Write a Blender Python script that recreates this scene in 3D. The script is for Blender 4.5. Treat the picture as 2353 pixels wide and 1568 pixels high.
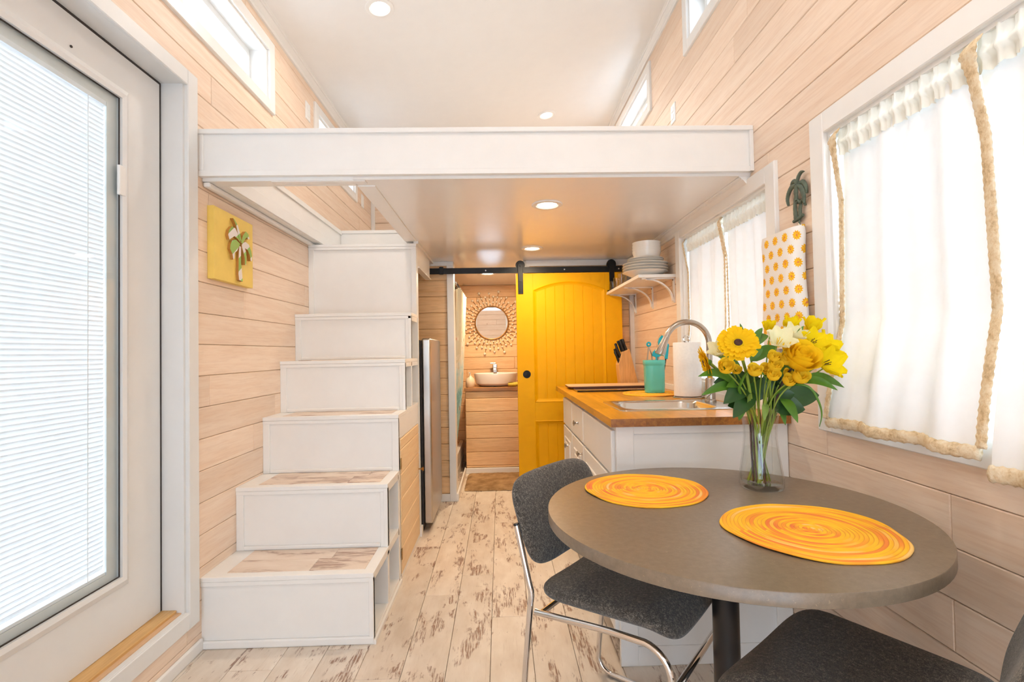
import bpy, bmesh, math, random
from mathutils import Vector, Matrix

random.seed(7)
for _o in list(bpy.data.objects):
    bpy.data.objects.remove(_o, do_unlink=True)
SC = bpy.context.scene
COL = SC.collection
PI = math.pi

# ------------------------------------------------------------------ camera
cam_d = bpy.data.cameras.new('camera')
cam = bpy.data.objects.new('camera', cam_d)
COL.objects.link(cam)
SC.camera = cam
cam_d.sensor_width = 36.0
cam_d.lens = 1135.0 / 2353.0 * 36.0
cam_d.clip_start = 0.02
CAM = Vector((0.0, 0.0, 1.17))
_yaw, _pit, _rol = math.radians(1.43), math.radians(1.30), math.radians(-1.05)
_fw = Vector((math.sin(_yaw) * math.cos(_pit), math.cos(_yaw) * math.cos(_pit), math.sin(_pit)))
_rt = Vector((math.cos(_yaw), -math.sin(_yaw), 0.0))
_up = _rt.cross(_fw)
_r2 = _rt * math.cos(_rol) + _up * math.sin(_rol)
_u2 = _up * math.cos(_rol) - _rt * math.sin(_rol)
cam.matrix_world = Matrix(((_r2.x, _u2.x, -_fw.x, CAM.x), (_r2.y, _u2.y, -_fw.y, CAM.y),
                           (_r2.z, _u2.z, -_fw.z, CAM.z), (0, 0, 0, 1)))

# ------------------------------------------------------------------ world, exposure
SKY = 5.6
world = bpy.data.worlds.new('world')
SC.world = world
world.use_nodes = True
_bg = world.node_tree.nodes['Background']
_bg.inputs['Color'].default_value = (0.76, 0.905, 1.09, 1)
_bg.inputs['Strength'].default_value = SKY
vs = SC.view_settings
vs.view_transform = 'Standard'
vs.look = 'None'
vs.gamma = 1.0
vs.exposure = 0.15
vs.use_curve_mapping = False
try:
    SC.cycles.use_denoising = True
    SC.cycles.max_bounces = 7
    SC.cycles.diffuse_bounces = 4
    SC.cycles.glossy_bounces = 4
    SC.cycles.transmission_bounces = 6
    SC.cycles.transparent_max_bounces = 10
    SC.cycles.sample_clamp_indirect = 6.0
    SC.cycles.use_adaptive_sampling = True
    SC.cycles.adaptive_threshold = 0.12
    SC.cycles.adaptive_min_samples = 12
    SC.cycles.caustics_reflective = False
    SC.cycles.caustics_refractive = False
except Exception:
    pass

def portal(loc, direction, sx, sy):
    """guides sky sampling through a window opening"""
    ld = bpy.data.lights.new('sky_portal', 'AREA')
    ld.shape = 'RECTANGLE'
    ld.size, ld.size_y = sx, sy
    ld.cycles.is_portal = True
    o = bpy.data.objects.new('sky_portal', ld)
    COL.objects.link(o)
    o.location = loc
    o.rotation_euler = Vector(direction).to_track_quat('-Z', 'Y').to_euler()
    return o
portal((1.23, 0.91, 1.41), (-1, 0, 0), 1.35, 0.95)
portal((1.23, 2.39, 1.42), (-1, 0, 0), 0.95, 0.85)
portal((1.23, 2.26, 3.00), (-1, 0, 0), 0.84, 0.25)
portal((1.23, 3.83, 3.00), (-1, 0, 0), 0.86, 0.25)
portal((-1.37, 2.05, 2.68), (1, 0, 0), 1.2, 0.28)
portal((-1.37, 3.79, 2.68), (1, 0, 0), 0.86, 0.28)
portal((-1.40, 1.45, 1.25), (1, 0, 0), 0.60, 1.70)
portal((-0.895, -1.74, 1.06), (0, 1, 0), 0.55, 1.92)
portal((-0.20, -1.74, 0.76), (0, 1, 0), 0.72, 1.3)
portal((0.625, -1.74, 1.06), (0, 1, 0), 0.81, 1.92)

# ------------------------------------------------------------------ helpers
ORG = {}

class MB:
    def __init__(s):
        s.v = []
        s.f = []
    def add(s, vs_, fs):
        b = len(s.v)
        s.v += [tuple(p) for p in vs_]
        s.f += [tuple(i + b for i in q) for q in fs]
        return s
    def box(s, x0, x1, y0, y1, z0, z1):
        if x0 > x1: x0, x1 = x1, x0
        if y0 > y1: y0, y1 = y1, y0
        if z0 > z1: z0, z1 = z1, z0
        return s.add([(x0, y0, z0), (x1, y0, z0), (x1, y1, z0), (x0, y1, z0),
                      (x0, y0, z1), (x1, y0, z1), (x1, y1, z1), (x0, y1, z1)],
                     [(0, 3, 2, 1), (4, 5, 6, 7), (0, 1, 5, 4), (1, 2, 6, 5), (2, 3, 7, 6), (3, 0, 4, 7)])
    def cham(s, ax, back, front, u0, u1, v0, v1, c):
        """slab along axis ax from back to front, front edges chamfered; u,v the other axes in order"""
        d = 1 if front > back else -1
        def P(a, u, v):
            return {'x': (a, u, v), 'y': (u, a, v), 'z': (u, v, a)}[ax]
        m = front - d * c
        ring = lambda a, e: [P(a, u0 + e, v0 + e), P(a, u1 - e, v0 + e), P(a, u1 - e, v1 - e), P(a, u0 + e, v1 - e)]
        vs_ = ring(back, 0) + ring(m, 0) + ring(front, c)
        fs = [(3, 2, 1, 0), (8, 9, 10, 11)]
        for k in (0, 4):
            for i in range(4):
                j = (i + 1) % 4
                fs.append((k + i, k + j, k + 4 + j, k + 4 + i))
        flip = (ax == 'y') ^ (d < 0)
        if flip:
            fs = [tuple(reversed(q)) for q in fs]
        return s.add(vs_, fs)
    def prism(s, poly, axis, a0, a1):
        """polygon (list of 2D) extruded along axis"""
        n = len(poly)
        def P(a, p):
            return {'x': (a, p[0], p[1]), 'y': (p[0], a, p[1]), 'z': (p[0], p[1], a)}[axis]
        vs_ = [P(a0, p) for p in poly] + [P(a1, p) for p in poly]
        fs = [tuple(range(n - 1, -1, -1)), tuple(range(n, 2 * n))]
        for i in range(n):
            j = (i + 1) % n
            fs.append((i, j, n + j, n + i))
        return s.add(vs_, fs)
    def tube(s, path, r, n=10, closed=False, caps=True):
        path = [Vector(p) for p in path]
        m = len(path)
        rr = r if hasattr(r, '__len__') else [r] * m
        tang = []
        for i in range(m):
            if closed:
                t = path[(i + 1) % m] - path[i - 1]
            else:
                t = path[min(i + 1, m - 1)] - path[max(i - 1, 0)]
            tang.append(t.normalized() if t.length > 1e-9 else Vector((0, 0, 1)))
        ref = Vector((0, 0, 1)) if abs(tang[0].z) < 0.9 else Vector((1, 0, 0))
        nrm = (ref - tang[0] * ref.dot(tang[0])).normalized()
        vs_, fs = [], []
        for i in range(m):
            nrm = nrm - tang[i] * nrm.dot(tang[i])
            nrm = nrm.normalized() if nrm.length > 1e-6 else tang[i].orthogonal().normalized()
            bi = tang[i].cross(nrm)
            for k in range(n):
                a = 2 * PI * k / n
                vs_.append(path[i] + (nrm * math.cos(a) + bi * math.sin(a)) * rr[i])
        for i in range(m if closed else m - 1):
            i2 = (i + 1) % m
            for k in range(n):
                k2 = (k + 1) % n
                fs.append((i * n + k, i * n + k2, i2 * n + k2, i2 * n + k))
        if caps and not closed:
            fs.append(tuple(range(n - 1, -1, -1)))
            fs.append(tuple((m - 1) * n + k for k in range(n)))
        return s.add(vs_, fs)
    def lathe(s, prof, c=(0, 0, 0), n=24, sx=1.0, sy=1.0, pw=2.0, M=None):
        """revolve (r,z) profile about z; pw>2 gives a squarish section"""
        vs_, fs = [], []
        for (r, z) in prof:
            for k in range(n):
                a = 2 * PI * k / n
                ca, sa = math.cos(a), math.sin(a)
                if pw != 2.0:
                    q = (abs(ca) ** pw + abs(sa) ** pw) ** (-1.0 / pw)
                else:
                    q = 1.0
                p = Vector((r * q * ca * sx, r * q * sa * sy, z))
                if M is not None:
                    p = M @ p
                vs_.append((p.x + c[0], p.y + c[1], p.z + c[2]))
        m = len(prof)
        for i in range(m - 1):
            for k in range(n):
                k2 = (k + 1) % n
                fs.append((i * n + k, i * n + k2, (i + 1) * n + k2, (i + 1) * n + k))
        if prof[0][0] > 1e-6:
            fs.append(tuple(range(n - 1, -1, -1)))
        if prof[-1][0] > 1e-6:
            fs.append(tuple((m - 1) * n + k for k in range(n)))
        return s.add(vs_, fs)
    def grid(s, nu, nv, fn):
        vs_ = [fn(i / nu, j / nv) for j in range(nv + 1) for i in range(nu + 1)]
        fs = []
        for j in range(nv):
            for i in range(nu):
                a = j * (nu + 1) + i
                fs.append((a, a + 1, a + nu + 2, a + nu + 1))
        return s.add(vs_, fs)
    def ball(s, c, r, n=10, m=6, sz=1.0):
        prof = [(max(1e-7, r * math.sin(PI * i / m)), -r * sz * math.cos(PI * i / m)) for i in range(m + 1)]
        return s.lathe(prof, c, n)

def finish(o, mat, smooth, bev, sub, solid):
    me = o.data
    if mat is not None and not me.materials:
        me.materials.append(mat)
    if smooth:
        for p in me.polygons:
            p.use_smooth = True
        if smooth != 'all':
            try:
                me.set_sharp_from_angle(angle=math.radians(40))
            except Exception:
                pass
    if solid:
        m = o.modifiers.new('thickness', 'SOLIDIFY'); m.thickness = solid; m.offset = 0
    if bev:
        m = o.modifiers.new('bevel', 'BEVEL'); m.width = bev; m.segments = 2; m.limit_method = 'ANGLE'
    if sub:
        m = o.modifiers.new('subdivision', 'SUBSURF'); m.levels = sub; m.render_levels = sub

def build(mb, name, mat, parent=None, smooth=False, bev=0, sub=0, solid=0, local=False, label=None, kind=None):
    """link an MB as ONE mesh object; vertices are given in world space (or in the parent's own frame if local)"""
    me = bpy.data.meshes.new(name)
    if local:
        org = Vector((0, 0, 0))
    elif parent is not None:
        org = ORG[parent.name]
    else:
        xs = [p[0] for p in mb.v]; ys = [p[1] for p in mb.v]; zs = [p[2] for p in mb.v]
        org = Vector(((min(xs) + max(xs)) / 2, (min(ys) + max(ys)) / 2, min(zs)))
    me.from_pydata([(p[0] - org.x, p[1] - org.y, p[2] - org.z) for p in mb.v], [], mb.f)
    bm = bmesh.new(); bm.from_mesh(me)
    bmesh.ops.recalc_face_normals(bm, faces=bm.faces)
    bm.to_mesh(me); bm.free()
    o = bpy.data.objects.new(name, me)
    COL.objects.link(o)
    finish(o, mat, smooth, bev, sub, solid)
    if parent is not None:
        o.parent = parent
    else:
        o.location = org
    ORG[o.name] = org
    if label: o['label'] = label
    if kind: o['kind'] = kind
    return o

def tag(o, label, cat, group=None):
    o['label'] = label
    o['category'] = cat
    if group: o['group'] = group
    return o

def thing(name, label, cat, loc, group=None, rotz=0.0):
    o = bpy.data.objects.new(name, None)
    COL.objects.link(o)
    o.empty_display_size = 0.05
    o.location = loc
    o.rotation_euler = (0, 0, rotz)
    tag(o, label, cat, group)
    ORG[o.name] = Vector(loc)
    return o

def struct(mb, name, mat, label=None, **kw):
    o = build(mb, name, mat, **kw)
    o['kind'] = 'structure'
    if label: o['label'] = label
    return o

def dup(root, loc, rotz=0.0, label=None):
    r = root.copy(); COL.objects.link(r)
    r.location = loc; r.rotation_euler = (0, 0, rotz)
    if label: r['label'] = label
    for ch in list(root.children):
        c = ch.copy(); COL.objects.link(c); c.parent = r
        for g in list(ch.children):
            d = g.copy(); COL.objects.link(d); d.parent = c
    return r

# ------------------------------------------------------------------ materials
def srgb(r, g, b):
    def c(u):
        u /= 255.0
        return u / 12.92 if u <= 0.04045 else ((u + 0.055) / 1.055) ** 2.4
    return (c(r), c(g), c(b), 1.0)

class NT:
    def __init__(s, name):
        s.m = bpy.data.materials.new(name)
        s.m.use_nodes = True
        s.t = s.m.node_tree
        s.n = s.t.nodes
        s.bsdf = s.n['Principled BSDF']
        s.out = s.n['Material Output']
    def node(s, typ, **kw):
        nd = s.n.new(typ)
        for k, v in kw.items():
            setattr(nd, k, v)
        return nd
    def link(s, a, b):
        s.t.links.new(a, b)
    def setin(s, nd, **kw):
        for k, v in kw.items():
            nd.inputs[k.replace('_', ' ')].default_value = v
    def coords(s, scale=(1, 1, 1), rnd=True, kind='Object'):
        tc = s.node('ShaderNodeTexCoord')
        vec = tc.outputs[kind]
        if rnd:
            oi = s.node('ShaderNodeObjectInfo')
            ml = s.node('ShaderNodeVectorMath', operation='MULTIPLY_ADD')
            cb = s.node('ShaderNodeCombineXYZ')
            for i in range(3):
                s.link(oi.outputs['Random'], cb.inputs[i])
            s.link(cb.outputs[0], ml.inputs[0])
            ml.inputs[1].default_value = (37.0, 53.0, 71.0)
            s.link(vec, ml.inputs[2])
            vec = ml.outputs[0]
        mp = s.node('ShaderNodeMapping')
        mp.inputs['Scale'].default_value = scale
        s.link(vec, mp.inputs['Vector'])
        return mp.outputs['Vector']
    def noise(s, vec, scale, detail=4.0, rough=0.55, dist=0.0):
        nd = s.node('ShaderNodeTexNoise')
        s.link(vec, nd.inputs['Vector'])
        s.setin(nd, Scale=scale, Detail=detail, Roughness=rough, Distortion=dist)
        return nd
    def ramp(s, fac, stops):
        nd = s.node('ShaderNodeValToRGB')
        el = nd.color_ramp.elements
        while len(el) < len(stops):
            el.new(0.5)
        for e, (p, c) in zip(el, stops):
            e.position = p
            e.color = c if len(c) == 4 else (*c, 1)
        s.link(fac, nd.inputs['Fac'])
        return nd
    def mix(s, fac, a, b, blend='MIX'):
        nd = s.node('ShaderNodeMix', data_type='RGBA', blend_type=blend)
        for val, idx in ((fac, 0), (a, 6), (b, 7)):
            if hasattr(val, 'is_linked') or hasattr(val, 'links'):
                s.link(val, nd.inputs[idx])
            else:
                nd.inputs[idx].default_value = val
        return nd.outputs[2]
    def math(s, op, a, b=0.0):
        nd = s.node('ShaderNodeMath', operation=op)
        for val, idx in ((a, 0), (b, 1)):
            if hasattr(val, 'links'):
                s.link(val, nd.inputs[idx])
            else:
                nd.inputs[idx].default_value = val
        return nd.outputs[0]
    def bump(s, h, strength=0.2, dist=0.002):
        nd = s.node('ShaderNodeBump')
        nd.inputs['Strength'].default_value = strength
        nd.inputs['Distance'].default_value = dist
        s.link(h, nd.inputs['Height'])
        s.link(nd.outputs[0], s.bsdf.inputs['Normal'])

def plain(name, col, rough=0.5, metal=0.0, spec=0.5, coat=0.0, var=0.02, nscale=12.0):
    t = NT(name)
    t.setin(t.bsdf, Roughness=rough, Metallic=metal)
    t.bsdf.inputs['Specular IOR Level'].default_value = spec
    if coat: t.bsdf.inputs['Coat Weight'].default_value = coat
    v = t.coords(rnd=False)
    n = t.noise(v, nscale, 3)
    lo = tuple(max(0, c * (1 - var * 2)) for c in col[:3]) + (1,)
    hi = tuple(min(1, c * (1 + var)) for c in col[:3]) + (1,)
    t.link(t.ramp(n.outputs['Fac'], [(0.3, lo), (0.7, hi)]).outputs['Color'], t.bsdf.inputs['Base Color'])
    return t.m

def wood(name, a, b, dark, scale, rough=0.55, knots=0.0, vary=0.10, streak=0.5, kscale=(3, 3, 3)):
    """grained board; scale is the stretch of the grain (small along the grain)"""
    t = NT(name)
    t.setin(t.bsdf, Roughness=rough)
    v = t.coords(scale)
    n1 = t.noise(v, 2.2, 6, 0.6, 0.6)
    n2 = t.noise(v, 9.0, 4, 0.6)
    c = t.ramp(n1.outputs['Fac'], [(0.32, b), (0.62, a)]).outputs['Color']
    s2 = t.ramp(n2.outputs['Fac'], [(0.40, (1, 1, 1)), (0.52, (0, 0, 0))]).outputs['Color']
    fac = t.math('MULTIPLY', s2, streak * 0.5)
    c = t.mix(fac, c, dark)
    oi = t.node('ShaderNodeObjectInfo')
    hv = t.node('ShaderNodeHueSaturation')
    val = t.math('MULTIPLY_ADD', oi.outputs['Random'], vary)
    val.node.inputs[2].default_value = 1.0 - vary * 0.6
    t.link(val, hv.inputs['Value'])
    t.link(c, hv.inputs['Color'])
    c = hv.outputs['Color']
    if knots:
        kv = t.coords(kscale)
        vo = t.node('ShaderNodeTexVoronoi')
        vo.inputs['Scale'].default_value = 1.0
        t.link(kv, vo.inputs['Vector'])
        sep = t.node('ShaderNodeSeparateColor')
        t.link(vo.outputs['Color'], sep.inputs[0])
        sz = t.math('MULTIPLY', sep.outputs[0], 0.075)
        d = t.math('DIVIDE', vo.outputs['Distance'], sz)
        k = t.ramp(d, [(0.35, (1, 1, 1)), (1.0, (0, 0, 0))]).outputs['Color']
        on = t.math('GREATER_THAN', sep.outputs[1], 1.0 - knots)
        kf = t.math('MULTIPLY', t.math('MULTIPLY', k, on), 0.75)
        c = t.mix(kf, c, dark)
    t.link(c, t.bsdf.inputs['Base Color'])
    t.bump(n2.outputs['Fac'], 0.08, 0.001)
    return t.m

PINE_A, PINE_B, PINE_D = srgb(245, 222, 199), srgb(238, 209, 182), srgb(188, 136, 96)
M_pine_y = wood('whitewashed_pine_lengthwise', PINE_A, PINE_B, PINE_D, (14, 0.9, 14), 0.5, 0.55, 0.10, 0.22, (5, 2.6, 5))
M_pine_x = wood('whitewashed_pine_crosswise', PINE_A, PINE_B, PINE_D, (0.9, 14, 14), 0.5, 0.40, 0.10, 0.22, (2.6, 5, 5))
M_bath_x = wood('bathroom_pine_warm_lit', srgb(246, 205, 154), srgb(236, 188, 134), srgb(150, 98, 60), (0.9, 14, 14), 0.5, 0.42, 0.16, 0.30, (2.6, 5, 5))  # pine copy with the warm lamplight put into its lighter, yellower colour
M_cabdoor = wood('natural_pine_door', srgb(246, 218, 176), srgb(240, 206, 160), srgb(200, 150, 96), (14, 0.9, 14), 0.5, 0.3, 0.06, 0.25, (4, 2.2, 5))
M_groove = plain('groove_wood', srgb(222, 182, 142), 0.7)
M_white = plain('white_paint', srgb(241, 238, 233), 0.38, var=0.008)
M_white_g = plain('white_gloss_ceiling', srgb(241, 236, 230), 0.2, var=0.006)
M_ceil = plain('ceiling_paint', srgb(241, 238, 234), 0.28, var=0.006)
M_doorpaint = plain('door_paint', srgb(230, 229, 226), 0.42, var=0.008)
M_cab = plain('cabinet_white', srgb(240, 236, 230), 0.35, var=0.008)
M_dark = plain('dark_rubber', srgb(62, 54, 50), 0.7)
M_black = plain('black_metal', srgb(34, 33, 32), 0.42, 0.6)
M_blackpl = plain('black_plastic', srgb(30, 28, 28), 0.35)
M_oak = wood('oak_threshold', srgb(224, 182, 120), srgb(208, 160, 96), srgb(170, 120, 66), (16, 1.0, 16), 0.4, 0, 0.04, 0.4)
M_steel = plain('brushed_steel', srgb(196, 190, 182), 0.3, 1.0)
M_sink = plain('sink_steel', srgb(214, 210, 203), 0.22, 1.0)
M_chrome = plain('chrome', srgb(226, 224, 222), 0.07, 1.0, var=0.0)
M_nickel = plain('nickel', srgb(186, 176, 164), 0.24, 1.0)
M_brass = plain('aged_brass', srgb(176, 140, 88), 0.35, 1.0)
M_gold = plain('gold_wire', srgb(176, 128, 70), 0.4, 0.6)
M_yellow = plain('barn_door_yellow', srgb(248, 181, 3), 0.5, spec=0.2, var=0.015)
M_art = plain('art_board_yellow', srgb(240, 206, 104), 0.5, var=0.03)
M_ceramic = plain('white_ceramic', srgb(240, 234, 224), 0.18, var=0.005)
M_porcelain = plain('basin_porcelain', srgb(242, 232, 222), 0.12, var=0.004)
M_teal = plain('teal_ceramic', srgb(96, 196, 184), 0.2, var=0.02)
M_tealsil = plain('teal_silicone', srgb(20, 168, 186), 0.4)
M_paper = plain('paper_towel_white', srgb(242, 236, 228), 0.9, var=0.02, nscale=90)
M_blockwood = wood('knife_block_wood', srgb(236, 186, 120), srgb(222, 166, 98), srgb(180, 124, 66), (10, 10, 1.2), 0.5, 0, 0.03, 0.4)
M_board = plain('cutting_board_pale', srgb(238, 194, 148), 0.6, var=0.04)
M_boarddk = plain('cutting_board_core', srgb(110, 60, 40), 0.6)
M_glassblk = plain('black_glass', srgb(26, 22, 18), 0.06, coat=0.5)
M_vanity = wood('vanity_wood', srgb(176, 122, 66), srgb(150, 98, 50), srgb(96, 60, 30), (1.2, 14, 14), 0.4, 0, 0.05, 0.5)
M_green_d = plain('leaf_dark', srgb(44, 84, 34), 0.4, var=0.12, nscale=30)
M_green_m = plain('leaf_mid', srgb(84, 132, 38), 0.4, var=0.10, nscale=30)
M_green_b = plain('leaf_pale', srgb(122, 150, 66), 0.45, var=0.10, nscale=30)
M_stem = plain('stem_green', srgb(142, 166, 62), 0.4, var=0.12, nscale=20)
M_stemdk = plain('stem_brown', srgb(72, 48, 44), 0.5, var=0.1)
M_eye = plain('gerbera_eye', srgb(72, 40, 22), 0.8, var=0.2, nscale=200)
M_bronze = plain('verdigris_metal', srgb(92, 104, 88), 0.5, 0.3, var=0.15, nscale=40)
M_lotion = plain('cream_plastic', srgb(236, 214, 180), 0.35)
M_towel = plain('yellow_towel', srgb(214, 182, 66), 0.9, var=0.12, nscale=60)

def emis(name, col, st):
    t = NT(name)
    t.bsdf.inputs['Emission Color'].default_value = col
    t.bsdf.inputs['Emission Strength'].default_value = st
    v = t.coords(rnd=False)
    t.link(t.noise(v, 3.0, 1).outputs['Fac'], t.bsdf.inputs['Roughness'])
    t.bsdf.inputs['Base Color'].default_value = col
    return t.m
M_lens = emis('lamp_lens', (1.0, 0.90, 0.74, 1), 6.0)

def thin_glass(name, tint=(1, 1, 1, 1), gloss=1.0, rough=0.0, ior=1.45, edge=0.0):
    t = NT(name)
    t.n.remove(t.bsdf)
    tr = t.node('ShaderNodeBsdfTransparent')
    gl = t.node('ShaderNodeBsdfGlossy'); gl.inputs['Roughness'].default_value = rough
    lw = t.node('ShaderNodeLayerWeight'); lw.inputs['Blend'].default_value = 0.5
    f0 = ((ior - 1) / (ior + 1)) ** 2
    fr = t.math('MULTIPLY_ADD', t.math('POWER', lw.outputs['Facing'], 5.0), 1 - f0); fr.node.inputs[2].default_value = f0
    tc_ = t.mix(t.math('MULTIPLY', t.math('POWER', lw.outputs['Facing'], 3.5), edge), tint, (0.55, 0.58, 0.56, 1))
    t.link(tc_, tr.inputs['Color'])
    mx = t.node('ShaderNodeMixShader')
    t.link(t.math('MULTIPLY', fr, gloss), mx.inputs[0])
    t.link(tr.outputs[0], mx.inputs[1]); t.link(gl.outputs[0], mx.inputs[2])
    t.link(mx.outputs[0], t.out.inputs['Surface'])
    return t.m
M_pane = thin_glass('window_pane', (0.97, 0.99, 1.0, 1), 0.8)
M_tumbler = thin_glass('tumbler_glass', (0.95, 0.95, 0.94, 1), 1.0, 0.02, 1.6, 0.9)
M_vase = thin_glass('vase_glass', (0.985, 0.992, 0.988, 1), 1.0, 0.01, 1.55, 0.22)
M_water = thin_glass('vase_water', (0.975, 0.985, 0.975, 1), 0.5, 0.0, 1.33)

def cloth(name, col, trans, see, weave=0.0, pattern=None):
    t = NT(name)
    t.n.remove(t.bsdf)
    df = t.node('ShaderNodeBsdfDiffuse'); tl = t.node('ShaderNodeBsdfTranslucent')
    tp = t.node('ShaderNodeBsdfTransparent')
    if pattern is not None:
        c = pattern(t)
    else:
        v = t.coords(rnd=False)
        c = t.ramp(t.noise(v, 25, 3).outputs['Fac'], [(0.3, tuple(q * 0.97 for q in col[:3]) + (1,)), (0.7, col)]).outputs['Color']
    t.link(c, df.inputs['Color']); t.link(c, tl.inputs['Color'])
    m1 = t.node('ShaderNodeMixShader'); m1.inputs[0].default_value = trans
    t.link(df.outputs[0], m1.inputs[1]); t.link(tl.outputs[0], m1.inputs[2])
    m2 = t.node('ShaderNodeMixShader'); m2.inputs[0].default_value = see
    t.link(m1.outputs[0], m2.inputs[1]); t.link(tp.outputs[0], m2.inputs[2])
    t.link(m2.outputs[0], t.out.inputs['Surface'])
    return t.m
M_sheer = cloth('sheer_curtain', srgb(250, 250, 248), 0.055, 0.004)
M_header = cloth('curtain_header_cloth', srgb(246, 243, 232), 0.11, 0.0)
M_slat = cloth('blind_slat_white', srgb(246, 246, 244), 0.085, 0.0)

def jute():
    t = NT('braided_jute')
    t.setin(t.bsdf, Roughness=0.95)
    v = t.coords((1, 1, 1), rnd=False)
    n = t.noise(v, 160, 3, 0.6)
    n2 = t.noise(v, 38, 2)
    f = t.math('MULTIPLY_ADD', n.outputs['Fac'], 0.7)
    t.link(n2.outputs['Fac'], f.node.inputs[2])
    c = t.ramp(f, [(0.5, srgb(190, 160, 116)), (0.8, srgb(232, 208, 168)), (1.0, srgb(244, 228, 198))]).outputs['Color']
    t.link(c, t.bsdf.inputs['Base Color'])
    t.bump(n.outputs['Fac'], 0.8, 0.003)
    return t.m
M_jute = jute()
M_petal_y = cloth('petal_yellow', srgb(255, 216, 40), 0.42, 0.0)
M_petal_o = cloth('petal_orange_yellow', srgb(255, 222, 60), 0.42, 0.0)
M_petal_l = cloth('petal_lemon', srgb(255, 230, 34), 0.30, 0.0)
M_petal_c = cloth('petal_cream', srgb(250, 246, 206), 0.30, 0.0)

def floor_mat():
    t = NT('distressed_floor')
    t.setin(t.bsdf, Roughness=0.42)
    v1 = t.coords((4.2, 1.7, 1.0))
    big = t.noise(v1, 2.3, 5, 0.62, 0.4)
    mask = t.ramp(big.outputs['Fac'], [(0.535, (0, 0, 0)), (0.58, (1, 1, 1))]).outputs['Color']
    v2 = t.coords((1.0, 0.07, 1.0))
    comb = t.noise(v2, 170, 3, 0.6, 0.2)
    lines = t.ramp(comb.outputs['Fac'], [(0.42, (0, 0, 0)), (0.56, (1, 1, 1))]).outputs['Color']
    v3 = t.coords((1.0, 0.30, 1.0))
    blot = t.noise(v3, 34, 4, 0.65)
    bl = t.ramp(blot.outputs['Fac'], [(0.40, (0, 0, 0)), (0.50, (1, 1, 1))]).outputs['Color']
    spots = t.ramp(blot.outputs['Fac'], [(0.66, (0, 0, 0)), (0.70, (1, 1, 1))]).outputs['Color']
    k = t.math('MULTIPLY', mask, t.math('MULTIPLY', lines, bl))
    k2 = t.math('MAXIMUM', k, t.math('MULTIPLY', spots, 0.55))
    fine = t.ramp(comb.outputs['Fac'], [(0.60, (0, 0, 0)), (0.78, (1, 1, 1))]).outputs['Color']
    k3 = t.math('MAXIMUM', k2, t.math('MULTIPLY', fine, 0.30))
    base = t.ramp(t.noise(v1, 3.5, 4).outputs['Fac'], [(0.3, srgb(220, 202, 182)), (0.7, srgb(238, 225, 209))]).outputs['Color']
    oi = t.node('ShaderNodeObjectInfo')
    hv = t.node('ShaderNodeHueSaturation')
    val = t.math('MULTIPLY_ADD', oi.outputs['Random'], 0.10); val.node.inputs[2].default_value = 0.92
    t.link(val, hv.inputs['Value']); t.link(base, hv.inputs['Color'])
    brown = t.ramp(comb.outputs['Fac'], [(0.4, srgb(112, 76, 58)), (0.7, srgb(160, 118, 92))]).outputs['Color']
    c = t.mix(t.math('MULTIPLY', k3, 0.95), hv.outputs['Color'], brown)
    t.link(c, t.bsdf.inputs['Base Color'])
    t.bump(k3, 0.12, 0.0008)
    return t.m
M_floor = floor_mat()
M_floorgap = plain('floor_gap', srgb(140, 104, 80), 0.8)

def tread_mat():
    t = NT('distressed_tread')
    t.setin(t.bsdf, Roughness=0.42)
    v1 = t.coords((1.5, 5.0, 1.0))
    big = t.noise(v1, 2.6, 5, 0.62, 0.4)
    mask = t.ramp(big.outputs['Fac'], [(0.50, (0, 0, 0)), (0.58, (1, 1, 1))]).outputs['Color']
    v2 = t.coords((0.07, 1.0, 1.0))
    comb = t.noise(v2, 150, 3, 0.6, 0.2)
    lines = t.ramp(comb.outputs['Fac'], [(0.42, (0, 0, 0)), (0.56, (1, 1, 1))]).outputs['Color']
    k = t.math('MULTIPLY', mask, lines)
    base = t.ramp(big.outputs['Fac'], [(0.3, srgb(236, 218, 200)), (0.7, srgb(220, 196, 174))]).outputs['Color']
    c = t.mix(t.math('MULTIPLY', k, 0.8), base, srgb(150, 108, 86))
    t.link(c, t.bsdf.inputs['Base Color'])
    return t.m
M_tread = tread_mat()

def laminate():
    t = NT('grey_laminate')
    t.setin(t.bsdf, Roughness=0.29)
    v = t.coords(rnd=False)
    n1 = t.noise(v, 60, 5, 0.7)
    n2 = t.noise(v, 5, 3)
    n3 = t.noise(v, 170, 2, 0.5, 1.5)
    c = t.ramp(n1.outputs['Fac'], [(0.3, srgb(118, 102, 84)), (0.7, srgb(136, 119, 99))]).outputs['Color']
    c = t.mix(t.math('MULTIPLY', n2.outputs['Fac'], 0.12), c, srgb(126, 108, 84))
    fl = t.ramp(n3.outputs['Fac'], [(0.69, (0, 0, 0)), (0.74, (1, 1, 1))]).outputs['Color']
    c = t.mix(t.math('MULTIPLY', fl, 0.35), c, srgb(196, 172, 134))
    t.link(c, t.bsdf.inputs['Base Color'])
    return t.m
M_lam = laminate()

def fabric():
    t = NT('charcoal_tweed')
    t.setin(t.bsdf, Roughness=0.95)
    t.bsdf.inputs['Sheen Weight'].default_value = 0.25
    v = t.coords((1, 1, 1), rnd=False)
    n = t.noise(v, 420, 3, 0.75)
    n2 = t.noise(v, 130, 2, 0.6)
    f = t.math('MULTIPLY_ADD', n.outputs['Fac'], 0.7); t.link(t.math('MULTIPLY', n2.outputs['Fac'], 0.3), f.node.inputs[2])
    c = t.ramp(f, [(0.36, srgb(40, 37, 34)), (0.50, srgb(74, 69, 63)), (0.64, srgb(152, 143, 130))]).outputs['Color']
    t.link(c, t.bsdf.inputs['Base Color'])
    t.bump(n.outputs['Fac'], 0.6, 0.002)
    return t.m
M_tweed = fabric()

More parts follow.
